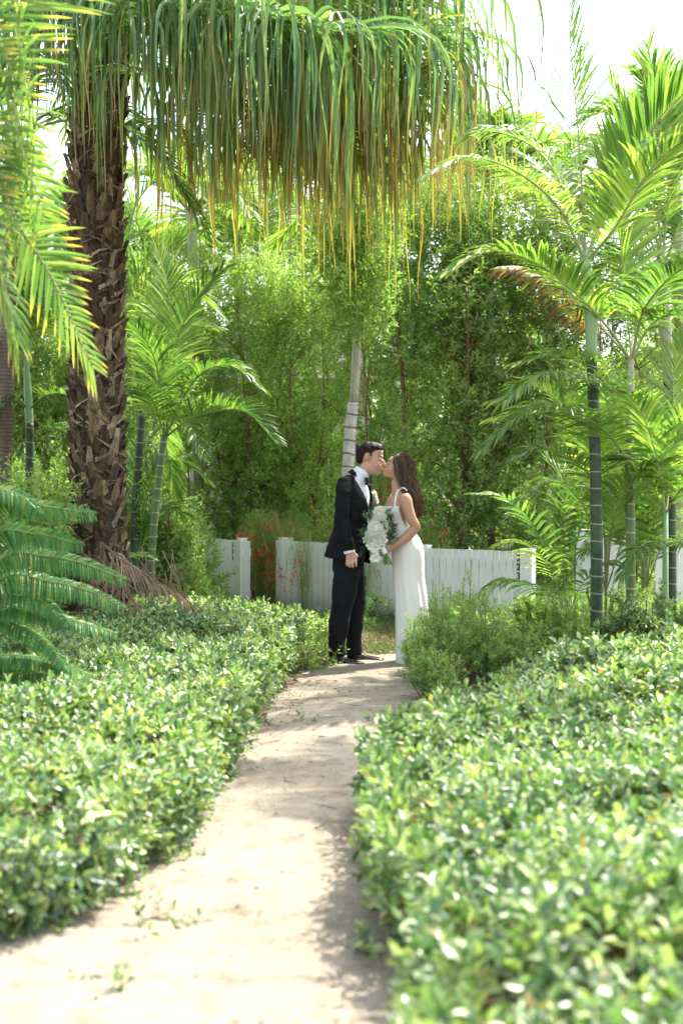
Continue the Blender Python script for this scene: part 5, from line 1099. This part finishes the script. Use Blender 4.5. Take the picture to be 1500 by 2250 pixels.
def vcut(c):
    zx, zy = pixz(c); cx_ = np.interp(c[:, 2], zc, jc[::-1, 0]); cy_ = np.interp(c[:, 2], zc, jc[::-1, 1])
    d0, d1 = c[:, 0] - cx_, c[:, 1] - cy_; fr = d0 * gf[0] + d1 * gf[1]; la = d0 * gl[0] + d1 * gl[1]; ph = np.degrees(np.arctan2(np.abs(la), fr))
    half = np.interp(zy, [400, 440, 500, 560, 640, 715, 720], [75, 62, 44, 31, 15, 1, -5])
    front_gap = np.interp(zy, [1060, 1080, 1175], [-5, 2, 16])
    return (ph < half) | (ph < front_gap)
jk, jb = remesh(mb, 'jacket', M_SUIT, groom, .0055, 5, vcut, wr=(.010, 8, 12))
mb = MB(); strip(mb, jb, [(408, 398), (432, 470), (470, 560), (500, 640), (522, 712)], [(388, 415), (398, 500), (418, 560), (462, 640), (512, 712)], .007, dflt=.05)
lap = mb.build('lapel', M_SATIN, jk, smooth=True)
mb = MB(); loft(mb, [(401, 448, DG, 92, 102), (416, 430, DG, 84, 86), (430, 415, DG, 79, 74)], nrm(A(1, -.3, -.85)), caps=False, n=30)
V = np.vstack(mb.v); f_ = mb.f[0][0]; cc = V[f_].mean(1) - V.mean(0); mb.f = [(f_[(cc @ nrm(A(.8, -.25, -.5))) < -.008], 0)]
mb.build('collar', M_SUIT, jk, smooth=True)
mb = MB()
line(mb, jb, [(250, 560), (236, 700), (240, 860), (262, 1000)], .1)
for k in range(3): ell(mb, (0, 0, 0), (.006, .006, .003), world=False) if False else None
# shirt
mb = MB(); loft(mb, [(r[0] - 2, r[1], r[2], r[3] - 12, r[4] - 16) for r in jt[:7]], gf, n=40)
loft(mb, [(402, 505, DG, 92, 130), (420, 455, DG, 80, 92), (440, 420, DG, 72, 70), (452, 400, DG, 70, 64)], gf, caps=False, n=40, res=24)
loft(mb, [(448, 412, DG, 73, 68), (457, 396, DG, 73, 67), (466, 380, DG, 70, 64), (472, 370, DG, 66, 60)], nrm(A(.72, -.22, -.66)), caps=False, n=30)
sh = mb.build('shirt', M_SHIRT, groom, smooth=True)
mb = MB(); loft(mb, [(346, 1080, DG - .195, 48, 36), (352, 1100, DG - .193, 50, 35)], None, n=24); mb.build('cuff', M_SHIRT, sh, smooth=True)
mb = MB()
for y_ in (540, 590, 640, 690): p_ = Z(np.interp(y_, [540, 690], [514, 528]), y_, DG - .075); ell(mb, p_, (.004, .004, .004), n=8, world=True)
mb.build('shirt_studs', M_LEATHER, sh, smooth=True)
# bow tie
mb = MB(); c = Z(520, 468, DG - .075); u = nrm(A(gf[1] * -1, gf[0], 0)); u = nrm(A(.45, .85, .08))
for s in (-1, 1):
    V = []
    for f, hh, dd in ((0, .012, .008), (.35, .020, .014), (.75, .030, .014), (1, .031, .006)):
        for g2 in (-1, -.3, .3, 1):
            V.append(c + u * s * f * .052 + A(0, 0, g2 * hh) + gf * (dd + (.004 if abs(g2) < .5 else 0)))
    k = len(V); V += [v - gf * .016 for v in V]; F = []
    for i in range(3):
        for j in range(3): F += [[i * 4 + j, i * 4 + j + 1, i * 4 + j + 5, i * 4 + j + 4], [k + i * 4 + j, k + i * 4 + j + 4, k + i * 4 + j + 5, k + i * 4 + j + 1]]
        F += [[i * 4, (i + 1) * 4, k + (i + 1) * 4, k + i * 4], [i * 4 + 3, k + i * 4 + 3, k + i * 4 + 7, i * 4 + 7]]
    F += [[12, 13, k + 13, k + 12], [13, 14, k + 14, k + 13], [14, 15, k + 15, k + 14]]; mb.add(V, F)
ell(mb, c + gf * .010, (.011, .014, .011), world=True)
mb.build('bow_tie', M_SATIN, groom)
# trousers
mb = MB()
loft(mb, [(352, 1050, DG, 118, 150), (345, 1140, DG, 130, 160), (345, 1230, DG, 138, 168), (352, 1320, DG, 118, 158)], gf, n=36)
loft(mb, [(335, 1240, DG - .075, 118, 90), (318, 1360, DG - .08, 112, 92), (300, 1480, DG - .085, 106, 90), (275, 1620, DG - .08, 96, 82), (256, 1740, DG - .075, 88, 78), (240, 1870, DG - .07, 80, 74), (238, 1960, DG - .07, 78, 72), (242, 2012, DG - .07, 82, 74)], n=32)
loft(mb, [(375, 1240, DG + .08, 122, 90), (392, 1360, DG + .085, 112, 92), (402, 1480, DG + .09, 100, 88), (398, 1620, DG + .105, 88, 80), (393, 1740, DG + .115, 80, 76), (392, 1870, DG + .13, 72, 72), (394, 1950, DG + .135, 73, 72), (398, 1992, DG + .14, 78, 74)], n=32)
tr, tb = remesh(mb, 'trousers', M_SUIT, groom, .006, 4, wr=(.011, 9, 8))
# shoes
def shoe(heel, dirn, L=.30):
    mb = MB(); d = nrm(A(*dirn, 0)); w = A(-d[1], d[0], 0); prof = [(0, .022, .055), (.04, .034, .075), (.14, .037, .098), (.26, .036, .100), (.38, .037, .080), (.52, .043, .060), (.68, .046, .050), (.84, .040, .042), (.95, .026, .033), (1, .010, .024)]
    q = spline(prof, 34); V = []; n = 16
    for s, hw, h in q:
        for k in range(n):
            t = math.pi * k / (n - 1); V.append(heel + d * s * L + w * hw * math.cos(t) + A(0, 0, .022 + (h - .022) * math.sin(t) ** .8))
    mb.add(V, [[i * n + k, i * n + k + 1, (i + 1) * n + k + 1, (i + 1) * n + k] for i in range(33) for k in range(n - 1)] + [])
    up_ = mb.build('shoe', M_LEATHER, groom, smooth=True); mb = MB(); V = []
    for s, hw, h in q:
        for z in (.0, .024):
            for sg in (-1, 1): V.append(heel + d * (s * L * 1.02 - .003) + w * (hw + .004) * sg + A(0, 0, .010 + z if .30 < s < .45 else z + .004))
    F = []
    for i in range(33):
        a = i * 4; b = a + 4; F += [[a, a + 1, b + 1, b], [a + 2, b + 2, b + 3, a + 3], [a, b, b + 2, a + 2], [a + 1, a + 3, b + 3, b + 1]]
    F += [[0, 2, 3, 1], [132, 133, 135, 134]]; mb.add(V, F); mb.build('sole', M_LEATHER, up_)
    mb = MB()
    for k in range(4):
        p = heel + d * (.34 + .045 * k) * L + A(0, 0, np.interp(.34 + .045 * k, q[:, 0], q[:, 2]) + .002); tube(mb, [p - w * .016, p + A(0, 0, .003), p + w * .016], .0022, 5)
    mb.build('laces', M_SATIN, up_)
h1 = Z(172, 2090, DG - .06); h2 = Z(330, 2060, DG + .15)
shoe(A(h1[0], h1[1], .006), (math.cos(math.radians(-22)), math.sin(math.radians(-22)))); shoe(A(h2[0], h2[1], .006), (math.cos(math.radians(-14)), math.sin(math.radians(-14))), .31)
# groom's hair, brow, lashes, lips
mb = MB()
for c, r, k in [((508, 196, DG), (101, 74, 82), {}), ((454, 246, DG), (46, 78, 66), dict(rot=8)), ((590, 172, DG), (66, 40, 60), dict(rot=12)), ((480, 215, DG), (78, 78, 80), {}), ((552, 172, DG), (62, 48, 72), {}), ((540, 222, DG - .068), (14, 34, 8), {}), ((540, 222, DG + .068), (14, 34, 8), {})]: ell(mb, c, r, **k)
def haircut(c):
    zx, zy = pixz(c)
    return (np.hypot(zx - 508, (zy - 254) * .9) < 30) & (zy > 215) | ((zx > 548) & (zy > 222)) | ((zx > 470) & (zy > 272))
hr, hb = remesh(mb, 'hair', M_HAIRM, groom, .004, 3, haircut)
mb = MB()
for i in range(700):                                  # combed strands
    x0 = rng.uniform(412, 600); y0 = rng.uniform(125, 290)
    dx, dy_ = (34, -4) if y0 < 190 else (8, 26)
    if x0 < 450: dx, dy_ = -3, 30
    if not (y0 < 205 or x0 < 470): continue
    try: pts = [proj(hb, x0 + dx * s + rng.normal(0, 1), y0 + dy_ * s + rng.normal(0, 1), .002 + .003 * math.sin(3 * s), DG) for s in (0, .35, .7, 1)]
    except Exception: continue
    if max(abs(p[1] - pts[0][1]) for p in pts) < .05: tube(mb, pts, [.0012, .0016, .0012, .0004], 4, cap=False)
for i in range(60):
    x0 = rng.uniform(560, 640); p = Z(x0, 172 + rng.normal(0, 6), DG + rng.uniform(-.05, .05)); e = Z(x0 + 26, 168 + (x0 - 560) * .12 + rng.normal(0, 5), DG + rng.uniform(-.05, .05)); tube(mb, [p, (p + e) / 2 + A(0, 0, .012), e], [.002, .002, .0006], 4, cap=False)
mb.build('hair_strands', M_HAIRM, hr)
mb = MB(); line(mb, gb, [(598, 252), (620, 246), (640, 258)], 4.0, .0015); mb.build('eyebrow', M_BROW, groom)
mb = MB(); line(mb, gb, [(610, 286), (624, 292), (638, 289)], 2.2, .001); mb.build('eyelashes', M_BROW, groom)
mb = MB(); line(mb, gb, [(614, 362), (626, 358), (640, 358)], 4.0, -.001); line(mb, gb, [(614, 366), (626, 373), (636, 374)], 4.5, -.001); mb.build('lips', M_LIP, groom, smooth=True)
mb = MB(); line(mb, gb, [(497, 232), (508, 224), (518, 238), (512, 262)], 1.6, .0); mb.build('ear_fold_shade', solid('ear_shadow_skin', (.33, .15, .10), .6), groom)  # darker line paints the shade inside the ear into the skin colour
# boutonniere
mb = MB(); bc = Z(572, 600, DG + .02)
M_CREAM = leafmat('cream_petal', [(0, (.66, .63, .52)), (1, (.78, .76, .68))], trans=.3, rough=.6, tint=(1, 1, .9), spots=False, spec=.3)
def bloom(mb, c, r, ax, n=26, mat=0, cup=1.0, core=True, seed=None):
    ax = nrm(ax); a, b = perp(ax[None]); a, b = a[0], b[0]
    if core: ell(mb, c, (r * .55,) * 3, world=True, n=12, mat=mat)
    k = np.arange(n); f = k / n; ph = k * 2.4; tilt = np.radians(18 + 70 * f); o = np.cos(ph)[:, None] * a + np.sin(ph)[:, None] * b
    pos = c + o * (r * (.12 + .32 * f))[:, None] - ax * (r * .35 * (1))
    d = ax * np.cos(tilt)[:, None] + o * np.sin(tilt)[:, None]; leaves(mb, pos, d, ax * .6 - o * cup, r * (1.05 + .15 * f), r * (1.0 + .3 * f), PETAL, mat)
for j in range(3): bloom(mb, bc + A(.008 * j, -.01, -.030 * j + .02), .020, A(.7, -.7, .3), n=12)
leaves(mb, np.tile(bc, (10, 1)) + rng.normal(0, .006, (10, 3)), rng.normal(0, 1, (10, 3)) + A(-.2, -.4, -.2), rng.normal(0, 1, (10, 3)), .035, .014, LEAF, 1)
mb.build('boutonniere', [M_CREAM, M_SHRUB], jk)

# ---- bride
bf = A(-math.cos(math.radians(16)), -math.sin(math.radians(16)), 0); DB = .12
bp = P(912, 1466, Y0 + .15); bride = thing('person', 'woman in sleeveless long ivory dress with long brown hair, holding a bouquet', 'person', (bp[0], bp[1], 0))
mb = MB()
for c, r, k in [((800, 322, DB), (92, 92, 70), {}), ((742, 345, DB), (60, 80, 56), dict(rot=-12)), ((706, 384, DB), (46, 44, 44), {}), ((738, 290, DB), (40, 44, 50), {}), ((706, 296, DB), (20, 24, 38), dict(rot=-20)), ((655, 361, DB), (13, 8, 18), {}), ((655, 378, DB), (13, 9, 17), {}), ((738, 398, DB), (48, 40, 50), {}), ((705, 408, DB), (38, 30, 38), {}),
                ((668, 404, DB), (25, 24, 26), {}), ((715, 372, DB - .032), (38, 36, 22), {}), ((715, 372, DB + .032), (38, 36, 22), {})]: ell(mb, c, r, **k)
loft(mb, [(696, 304, DB, 8, 10), (682, 315, DB, 9, 10), (668, 325, DB, 11, 12), (670, 338, DB, 10, 15), (684, 346, DB, 10, 15)], res=14)
for s in (-1, 1): loft(mb, [(775, 415, DB + s * .040, 20, 18), (724, 426, DB + s * .028, 21, 18), (678, 412, DB + s * .006, 22, 18)], res=14)
loft(mb, [(782, 600, DB, 58, 66), (770, 540, DB, 50, 52), (768, 480, DB, 48, 47), (780, 400, DB, 52, 48)])
bt = [(785, 575, DB, 50, 90), (790, 605, DB, 72, 142), (782, 650, DB, 92, 146), (764, 720, DB, 98, 142), (768, 795, DB, 84, 122), (786, 870, DB, 80, 112), (816, 945, DB, 100, 132), (855, 1060, DB, 128, 164), (866, 1150, DB, 132, 168)]
loft(mb, bt, bf, n=32)
barm = [(832, 592, DB - .145, 50), (850, 640, DB - .165, 54), (868, 720, DB - .175, 50), (900, 810, DB - .18, 45), (930, 872, DB - .175, 43), (885, 935, DB - .175, 44), (820, 990, DB - .175, 38), (765, 1032, DB - .175, 29), (735, 1052, DB - .17, 25)]
loft(mb, [(*b_, b_[3] * .92) for b_ in barm], res=64)
loft(mb, [(800, 592, DB + .145, 50, 48), (815, 720, DB + .17, 48, 44), (835, 860, DB + .16, 42, 40), (780, 960, DB + .06, 36, 34), (715, 1045, DB + .0, 26, 24), (680, 1085, DB - .02, 28, 18)])
loft(mb, [(740, 1048, DB - .17, 26, 20), (712, 1058, DB - .172, 34, 16), (690, 1070, DB - .172, 38, 14), (676, 1078, DB - .17, 36, 12)], n=18)
for pts in [((684, 1048, -.175), (650, 1046, -.182), (626, 1056, -.175), (612, 1064, -.158)), ((680, 1066, -.178), (646, 1076, -.188), (618, 1082, -.178), (606, 1086, -.158)), ((680, 1086, -.178), (652, 1104, -.186), (630, 1108, -.174), (622, 1106, -.156)), ((686, 1102, -.172), (664, 1126, -.178), (646, 1132, -.166), (640, 1128, -.15))]:
    loft(mb, [(x, y, DB + d_, 10 - j * .8, 10 - j * .8) for j, (x, y, d_) in enumerate(pts)], n=12, res=14)
loft(mb, [(705, 1044, DB - .16, 13, 12), (682, 1026, DB - .145, 11, 11), (660, 1024, DB - .13, 9, 9)], n=12, res=10)
for k in range(3): loft(mb, [(670, 1095 + 12 * k, DB - .04, 10, 10), (630, 1100 + 12 * k, DB - .10, 9, 9), (604, 1104 + 10 * k, DB - .13, 8, 8)], n=12, res=10)
for s in (-1, 1): loft(mb, [(868, 1120, DB + s * .08, 84, 80), (876, 1400, DB + s * .08, 70, 66), (885, 1650, DB + s * .07, 54, 52), (890, 1900, DB + s * .07, 44, 42), (890, 2040, DB + s * .07, 34, 32)])
for s in (-1, 1): loft(mb, [(905, 2050, DB + s * .07, 24, 30), (860, 2070, DB + s * .07, 20, 36), (800, 2082, DB + s * .08, 12, 34)], n=16)
bb_o, bb = remesh(mb, 'body', M_SKINF, bride, .004, 3, soft=softf)
# dress
def folds(s, th):
    k = np.clip((s - .40) / .5, 0, 1)
    return 1 + k * (.040 * np.sin(5 * th + 1.0 + 2 * s) + .030 * np.sin(9 * th + 2.3 + s) + .016 * np.sin(15 * th + 4 * s)) + .016 * np.sin(60 * s + 3 * np.sin(th)) * np.exp(-((s - .17) / .07) ** 2)
dr_ = [(786, 600, DB, 82, 152), (776, 655, DB, 102, 156), (760, 720, DB, 106, 152), (766, 795, DB, 91, 131), (785, 870, DB, 88, 121), (814, 940, DB, 108, 142), (855, 1050, DB, 136, 172), (866, 1130, DB, 140, 176), (870, 1250, DB, 139, 174), (876, 1360, DB, 138, 170), (893, 1500, DB, 145, 170), (913, 1700, DB, 162, 180), (938, 1900, DB, 186, 200), (958, 2040, DB, 208, 220), (970, 2098, DB, 222, 228)]
mb = MB(); loft(mb, dr_, bf, n=180, res=420, wav=folds, caps=False, zmin=.008)
V = np.vstack(mb.v); F = np.vstack([f for f, _ in mb.f]); c = V[F].mean(1); dcc = np.array([Z(*r[:3]) for r in dr_]); o_ = np.argsort(dcc[:, 2]); bl = A(bf[1], -bf[0], 0)
cx_ = np.interp(c[:, 2], dcc[o_, 2], dcc[o_, 0]); cy_ = np.interp(c[:, 2], dcc[o_, 2], dcc[o_, 1])
fr = ((c[:, 0] - cx_) * bf[0] + (c[:, 1] - cy_) * bf[1]) / UZ; la = np.abs((c[:, 0] - cx_) * bl[0] + (c[:, 1] - cy_) * bl[1]) / UZ
zy = pixz(c)[1]
fx = np.interp(zy, [560, 690, 780, 885], [55, 30, 0, -38]); bx = np.interp(zy, [600, 740, 885], [-75, -52, -38])
cut = (zy < 692) & (fr > -40) | (zy < 660) | ((zy < 885) & (fr < fx) & (fr > bx) & (la > 50))
cut &= zy < 890
mb.f = [(F[~cut], 0)]; ds = mb.build('dress', M_DRESS, bride, smooth=True)
ds.data.update()
so = ds.modifiers.new('thickness', 'SOLIDIFY'); so.thickness = .003; so.offset = -1
mb = MB()
strip(mb, bb, [(742, 700), (750, 620), (768, 560), (800, 528), (835, 525), (862, 548)], [(757, 706), (764, 630), (780, 575), (806, 545), (835, 540), (856, 560)], .006, n=20, m=3)
mb.build('strap', M_DRESS, ds, smooth=True)
mb = MB(); q = [Z(700, 698, DB + .04), Z(708, 640, DB + .05), Z(722, 590, DB + .055), Z(745, 555, DB + .06), Z(790, 548, DB + .06)]; tube(mb, q, .006, 8, res=20); mb.build('strap', M_DRESS, ds, smooth=True)
mb = MB()
for k in range(26):
    y_ = 935 + k * 15; x_ = np.interp(y_, [935, 1000, 1080, 1200, 1340], [921, 966, 1000, 1004, 1010]) + 2; ell(mb, Z(x_, y_, DB + .03), (.0042,) * 3, world=True, n=8)
mb.build('back_buttons', M_DRESS, ds, smooth=True)
# face details
mb = MB(); line(mb, bb, [(690, 296), (704, 288), (722, 290)], 3.0, .0012); mb.build('eyebrow', M_BROW, bride)
mb = MB(); line(mb, bb, [(684, 318), (694, 322), (708, 316)], 2.4, .001); mb.build('eyelashes', M_BROW, bride)
mb = MB(); line(mb, bb, [(654, 365), (662, 364), (674, 368)], 3.0, -.001); line(mb, bb, [(656, 376), (664, 379), (672, 376)], 3.0, -.001); mb.build('lips', M_LIP, bride, smooth=True)
mb = MB(); ell(mb, Z(652, 1100, DB - .195), (.010, .0035, .010), world=True, rot=20); mb.build('ring', solid('gold', (.8, .6, .3), .25, metal=1), bride)
# hair
hp = [(790, 224, DB, 34, 34), (796, 244, DB, 72, 58), (806, 280, DB, 96, 76), (814, 320, DB - .002, 100, 82), (828, 380, DB - .008, 96, 80), (848, 460, DB - .02, 82, 76), (882, 550, DB - .03, 66, 80), (915, 630, DB - .03, 62, 76), (936, 710, DB - .03, 50, 60), (955, 795, DB - .03, 20, 26)]
mb = MB(); loft(mb, [(*r[:3], r[3] * k_, r[4] * k_) for r, k_ in zip(hp, (.95, .95, .95, .95, .93, .9, .84, .76, .68, .6))], None, n=40, wav=lambda s, th: 1 + .03 * np.sin(11 * th + 6 * s) + .02 * np.sin(23 * th + 9 * s))
ell(mb, (803, 316, DB), (97, 94, 77))
HLX, HLY = [712, 712, 716, 724, 745, 790, 850, 900], [225, 300, 360, 410, 460, 520, 600, 760]
def bcut(c):
    zx, zy = pixz(c); return zx < np.interp(zy, HLY, HLX)
fm, fhb = remesh(mb, 'hair', M_HAIRF, bride, .004, 2, bcut)
Rr = np.array(hp, float); CC = np.array([Z(*r[:3]) for r in Rr]); q = spline(np.c_[CC, Rr[:, 3:] * UZ], 60); TT = nrm(np.gradient(q[:, :3], axis=0))
aa = nrm(np.cross(TT, A(0, 1, 0))); bb2 = np.cross(TT, aa); mb = MB()
for i in range(1500):
    th = rng.uniform(0, 6.28); k0 = rng.uniform(.93, 1.05); fly = rng.random() < .24; t0 = rng.uniform(.02, .45) if rng.random() < .6 else 0.02; t1 = min(1, t0 + rng.uniform(.45, .95)); n_ = 20; t = np.linspace(t0, t1, n_); j = t * 59
    C = np.stack([np.interp(j, np.arange(60), q[:, k]) for k in range(5)], 1); a_ = np.stack([np.interp(j, np.arange(60), aa[:, k]) for k in range(3)], 1); b_ = np.stack([np.interp(j, np.arange(60), bb2[:, k]) for k in range(3)], 1)
    g_ = np.linspace(0, 1, n_); kk = k0 + (g_ ** 2) * (rng.uniform(.1, .75) if fly else rng.uniform(-.05, .12)); w = th + .35 * g_ * rng.normal() + .10 * np.sin(t * 16 + rng.normal(0, .5)) * (t > .35)
    pts = C[:, :3] + a_ * (np.cos(w) * C[:, 3] * kk)[:, None] + b_ * (np.sin(w) * C[:, 4] * kk)[:, None] + A(.020, 0, 0) * (np.sin(t * 26 + np.round(th * 2.5) * 1.9 + rng.normal(0, .3)) * np.clip((t - .35) * 4, 0, 1))[:, None]
    px_, py_ = pixz(pts)
    if ((px_ < np.interp(py_, HLY, HLX) - 3).any()): continue
    wd = .0006 if fly else rng.uniform(.0010, .0022); tube(mb, pts, wd * np.interp(g_, [0, .1, .8, 1], [.4, 1, .8, .2]), 3, cap=False)
mb.build('hair_strands', M_HAIRF, fm)

# ---- bouquet
M_GREENY = leafmat('pale_green_petal', [(0, (.42, .50, .24)), (1, (.66, .68, .46))], trans=.3, rough=.6, tint=(1, 1, .8), spots=False)
DQ = -.10
bq = Z(660, 1085, DQ); bouquet = thing('bouquet', 'white bridal bouquet of roses and orchids with green leaves held between the couple', 'bouquet', tuple(bq))
rng = np.random.default_rng(5)
mb = MB()
for x, y, d, r in [(612, 762, .02, .044), (582, 888, -.015, .046), (548, 935, .01, .040), (575, 800, .03, .040), (612, 925, -.015, .036)]:
    m_ = MB(); bloom(m_, Z(x, y, DQ + d), r, A(-.15, -1, .25) + rng.normal(0, .15, 3), n=34); m_.build('rose', [M_CREAM], bouquet)
for x, y, d, r in [(640, 990, -.02, .048), (575, 1055, -.02, .044), (540, 1035, .0, .038), (600, 1020, -.03, .040), (640, 950, .0, .036), (590, 1145, -.03, .036), (565, 1155, -.02, .030)]:
    m_ = MB(); c = Z(x, y, DQ + d); ax = nrm(A(-.1, -1, .1) + rng.normal(0, .25, 3)); a_, b_ = perp(ax[None]); k = np.arange(6); o = np.cos(k * 1.047)[:, None] * a_ + np.sin(k * 1.047)[:, None] * b_
    leaves(m_, c + o * r * .08, o + ax * .25, np.tile(ax, (6, 1)), r * 1.05, r * .80, PETAL); leaves(m_, c + o[:3] * r * .02 + ax * .006, o[:3] + ax * .9, np.tile(ax, (3, 1)), r * .45, r * .3, PETAL); m_.build('orchid', [M_CREAM], bouquet)
for x, y, n_, w_ in [(655, 835, 26, 34), (502, 985, 30, 34), (665, 905, 18, 24), (680, 880, 14, 20), (560, 985, 14, 26)]:
    m_ = MB()
    for k in range(n_):
        c = Z(x + rng.normal(0, w_ * .5), y + rng.normal(0, w_ * .5), DQ + rng.uniform(-.02, .03)); ax = nrm(A(0, -1, .3) + rng.normal(0, .5, 3)); a_, b_ = perp(ax[None]); kk = np.arange(4); o = np.cos(kk * 1.57)[:, None] * a_ + np.sin(kk * 1.57)[:, None] * b_
        leaves(m_, np.tile(c, (4, 1)), o + ax * .3, np.tile(ax, (4, 1)), .013, .011)
    m_.build('small_flowers', [M_GREENY], bouquet)
m_ = MB()
for x, y, dx, dy_, n_ in [(515, 790, -.6, .7, 16), (545, 790, -.2, .9, 8), (480, 925, -1, .1, 14), (500, 900, -.8, .4, 8), (705, 800, .5, .7, 14), (715, 860, .8, .1, 14), (730, 890, .9, -.3, 10), (620, 850, .3, .2, 8), (660, 900, .4, -.2, 10), (600, 950, 0, -.2, 8), (700, 950, .6, .1, 8), (560, 760, -.4, .8, 6), (690, 760, .2, .9, 8)]:
    n_ *= 2; c = np.array([Z(x + rng.normal(0, 16), y + rng.normal(0, 18), DQ + rng.uniform(-.01, .05)) for _ in range(n_)]); leaves(m_, c, A(dx, -.3, dy_) + rng.normal(0, .5, (n_, 3)), rng.normal(0, .6, (n_, 3)) + A(0, -1, .4), rng.uniform(.022, .045, n_), rng.uniform(.009, .016, n_))
leaves(m_, np.array([Z(690, 1000, DQ), Z(700, 985, DQ), Z(690, 990, DQ)]), np.array([Z(790, 932, DQ) - Z(690, 1000, DQ), Z(770, 975, DQ) - Z(700, 985, DQ), Z(760, 900, DQ) - Z(690, 990, DQ)]), A(0, -1, .6) * np.ones((3, 1)), .10, .012)
m_.build('greenery', [leafmat('bouquet_leaf', [(0, (.02, .07, .02)), (.7, (.04, .12, .03)), (1, (.12, .2, .06))], trans=.3, rough=.4)], bouquet)
m_ = MB()
for k in range(20):
    a = rng.uniform(-1, 1); b = rng.uniform(-1, 1); p0 = Z(610 + 40 * a, 930, DQ + .03 * b); p1 = Z(662 + 15 * a, 1088, DQ + .012 + .010 * b); p2 = Z(688 + 38 * a + rng.normal(0, 4), 1205 + rng.normal(0, 10), DQ + .03 + .028 * b); tube(m_, [p0, p1, p2], [.003, .0035, .0035], 6, res=10)
m_.build('flower_stems', [solid('cut_stem', (.10, .20, .05), .5)], bouquet)
m_ = MB(); loft(m_, [(640, 1050, DQ + .012, 24, 24), (668, 1110, DQ + .012, 22, 22)], n=16); m_.build('ribbon_wrap', [M_SHIRT], bouquet, smooth=True)
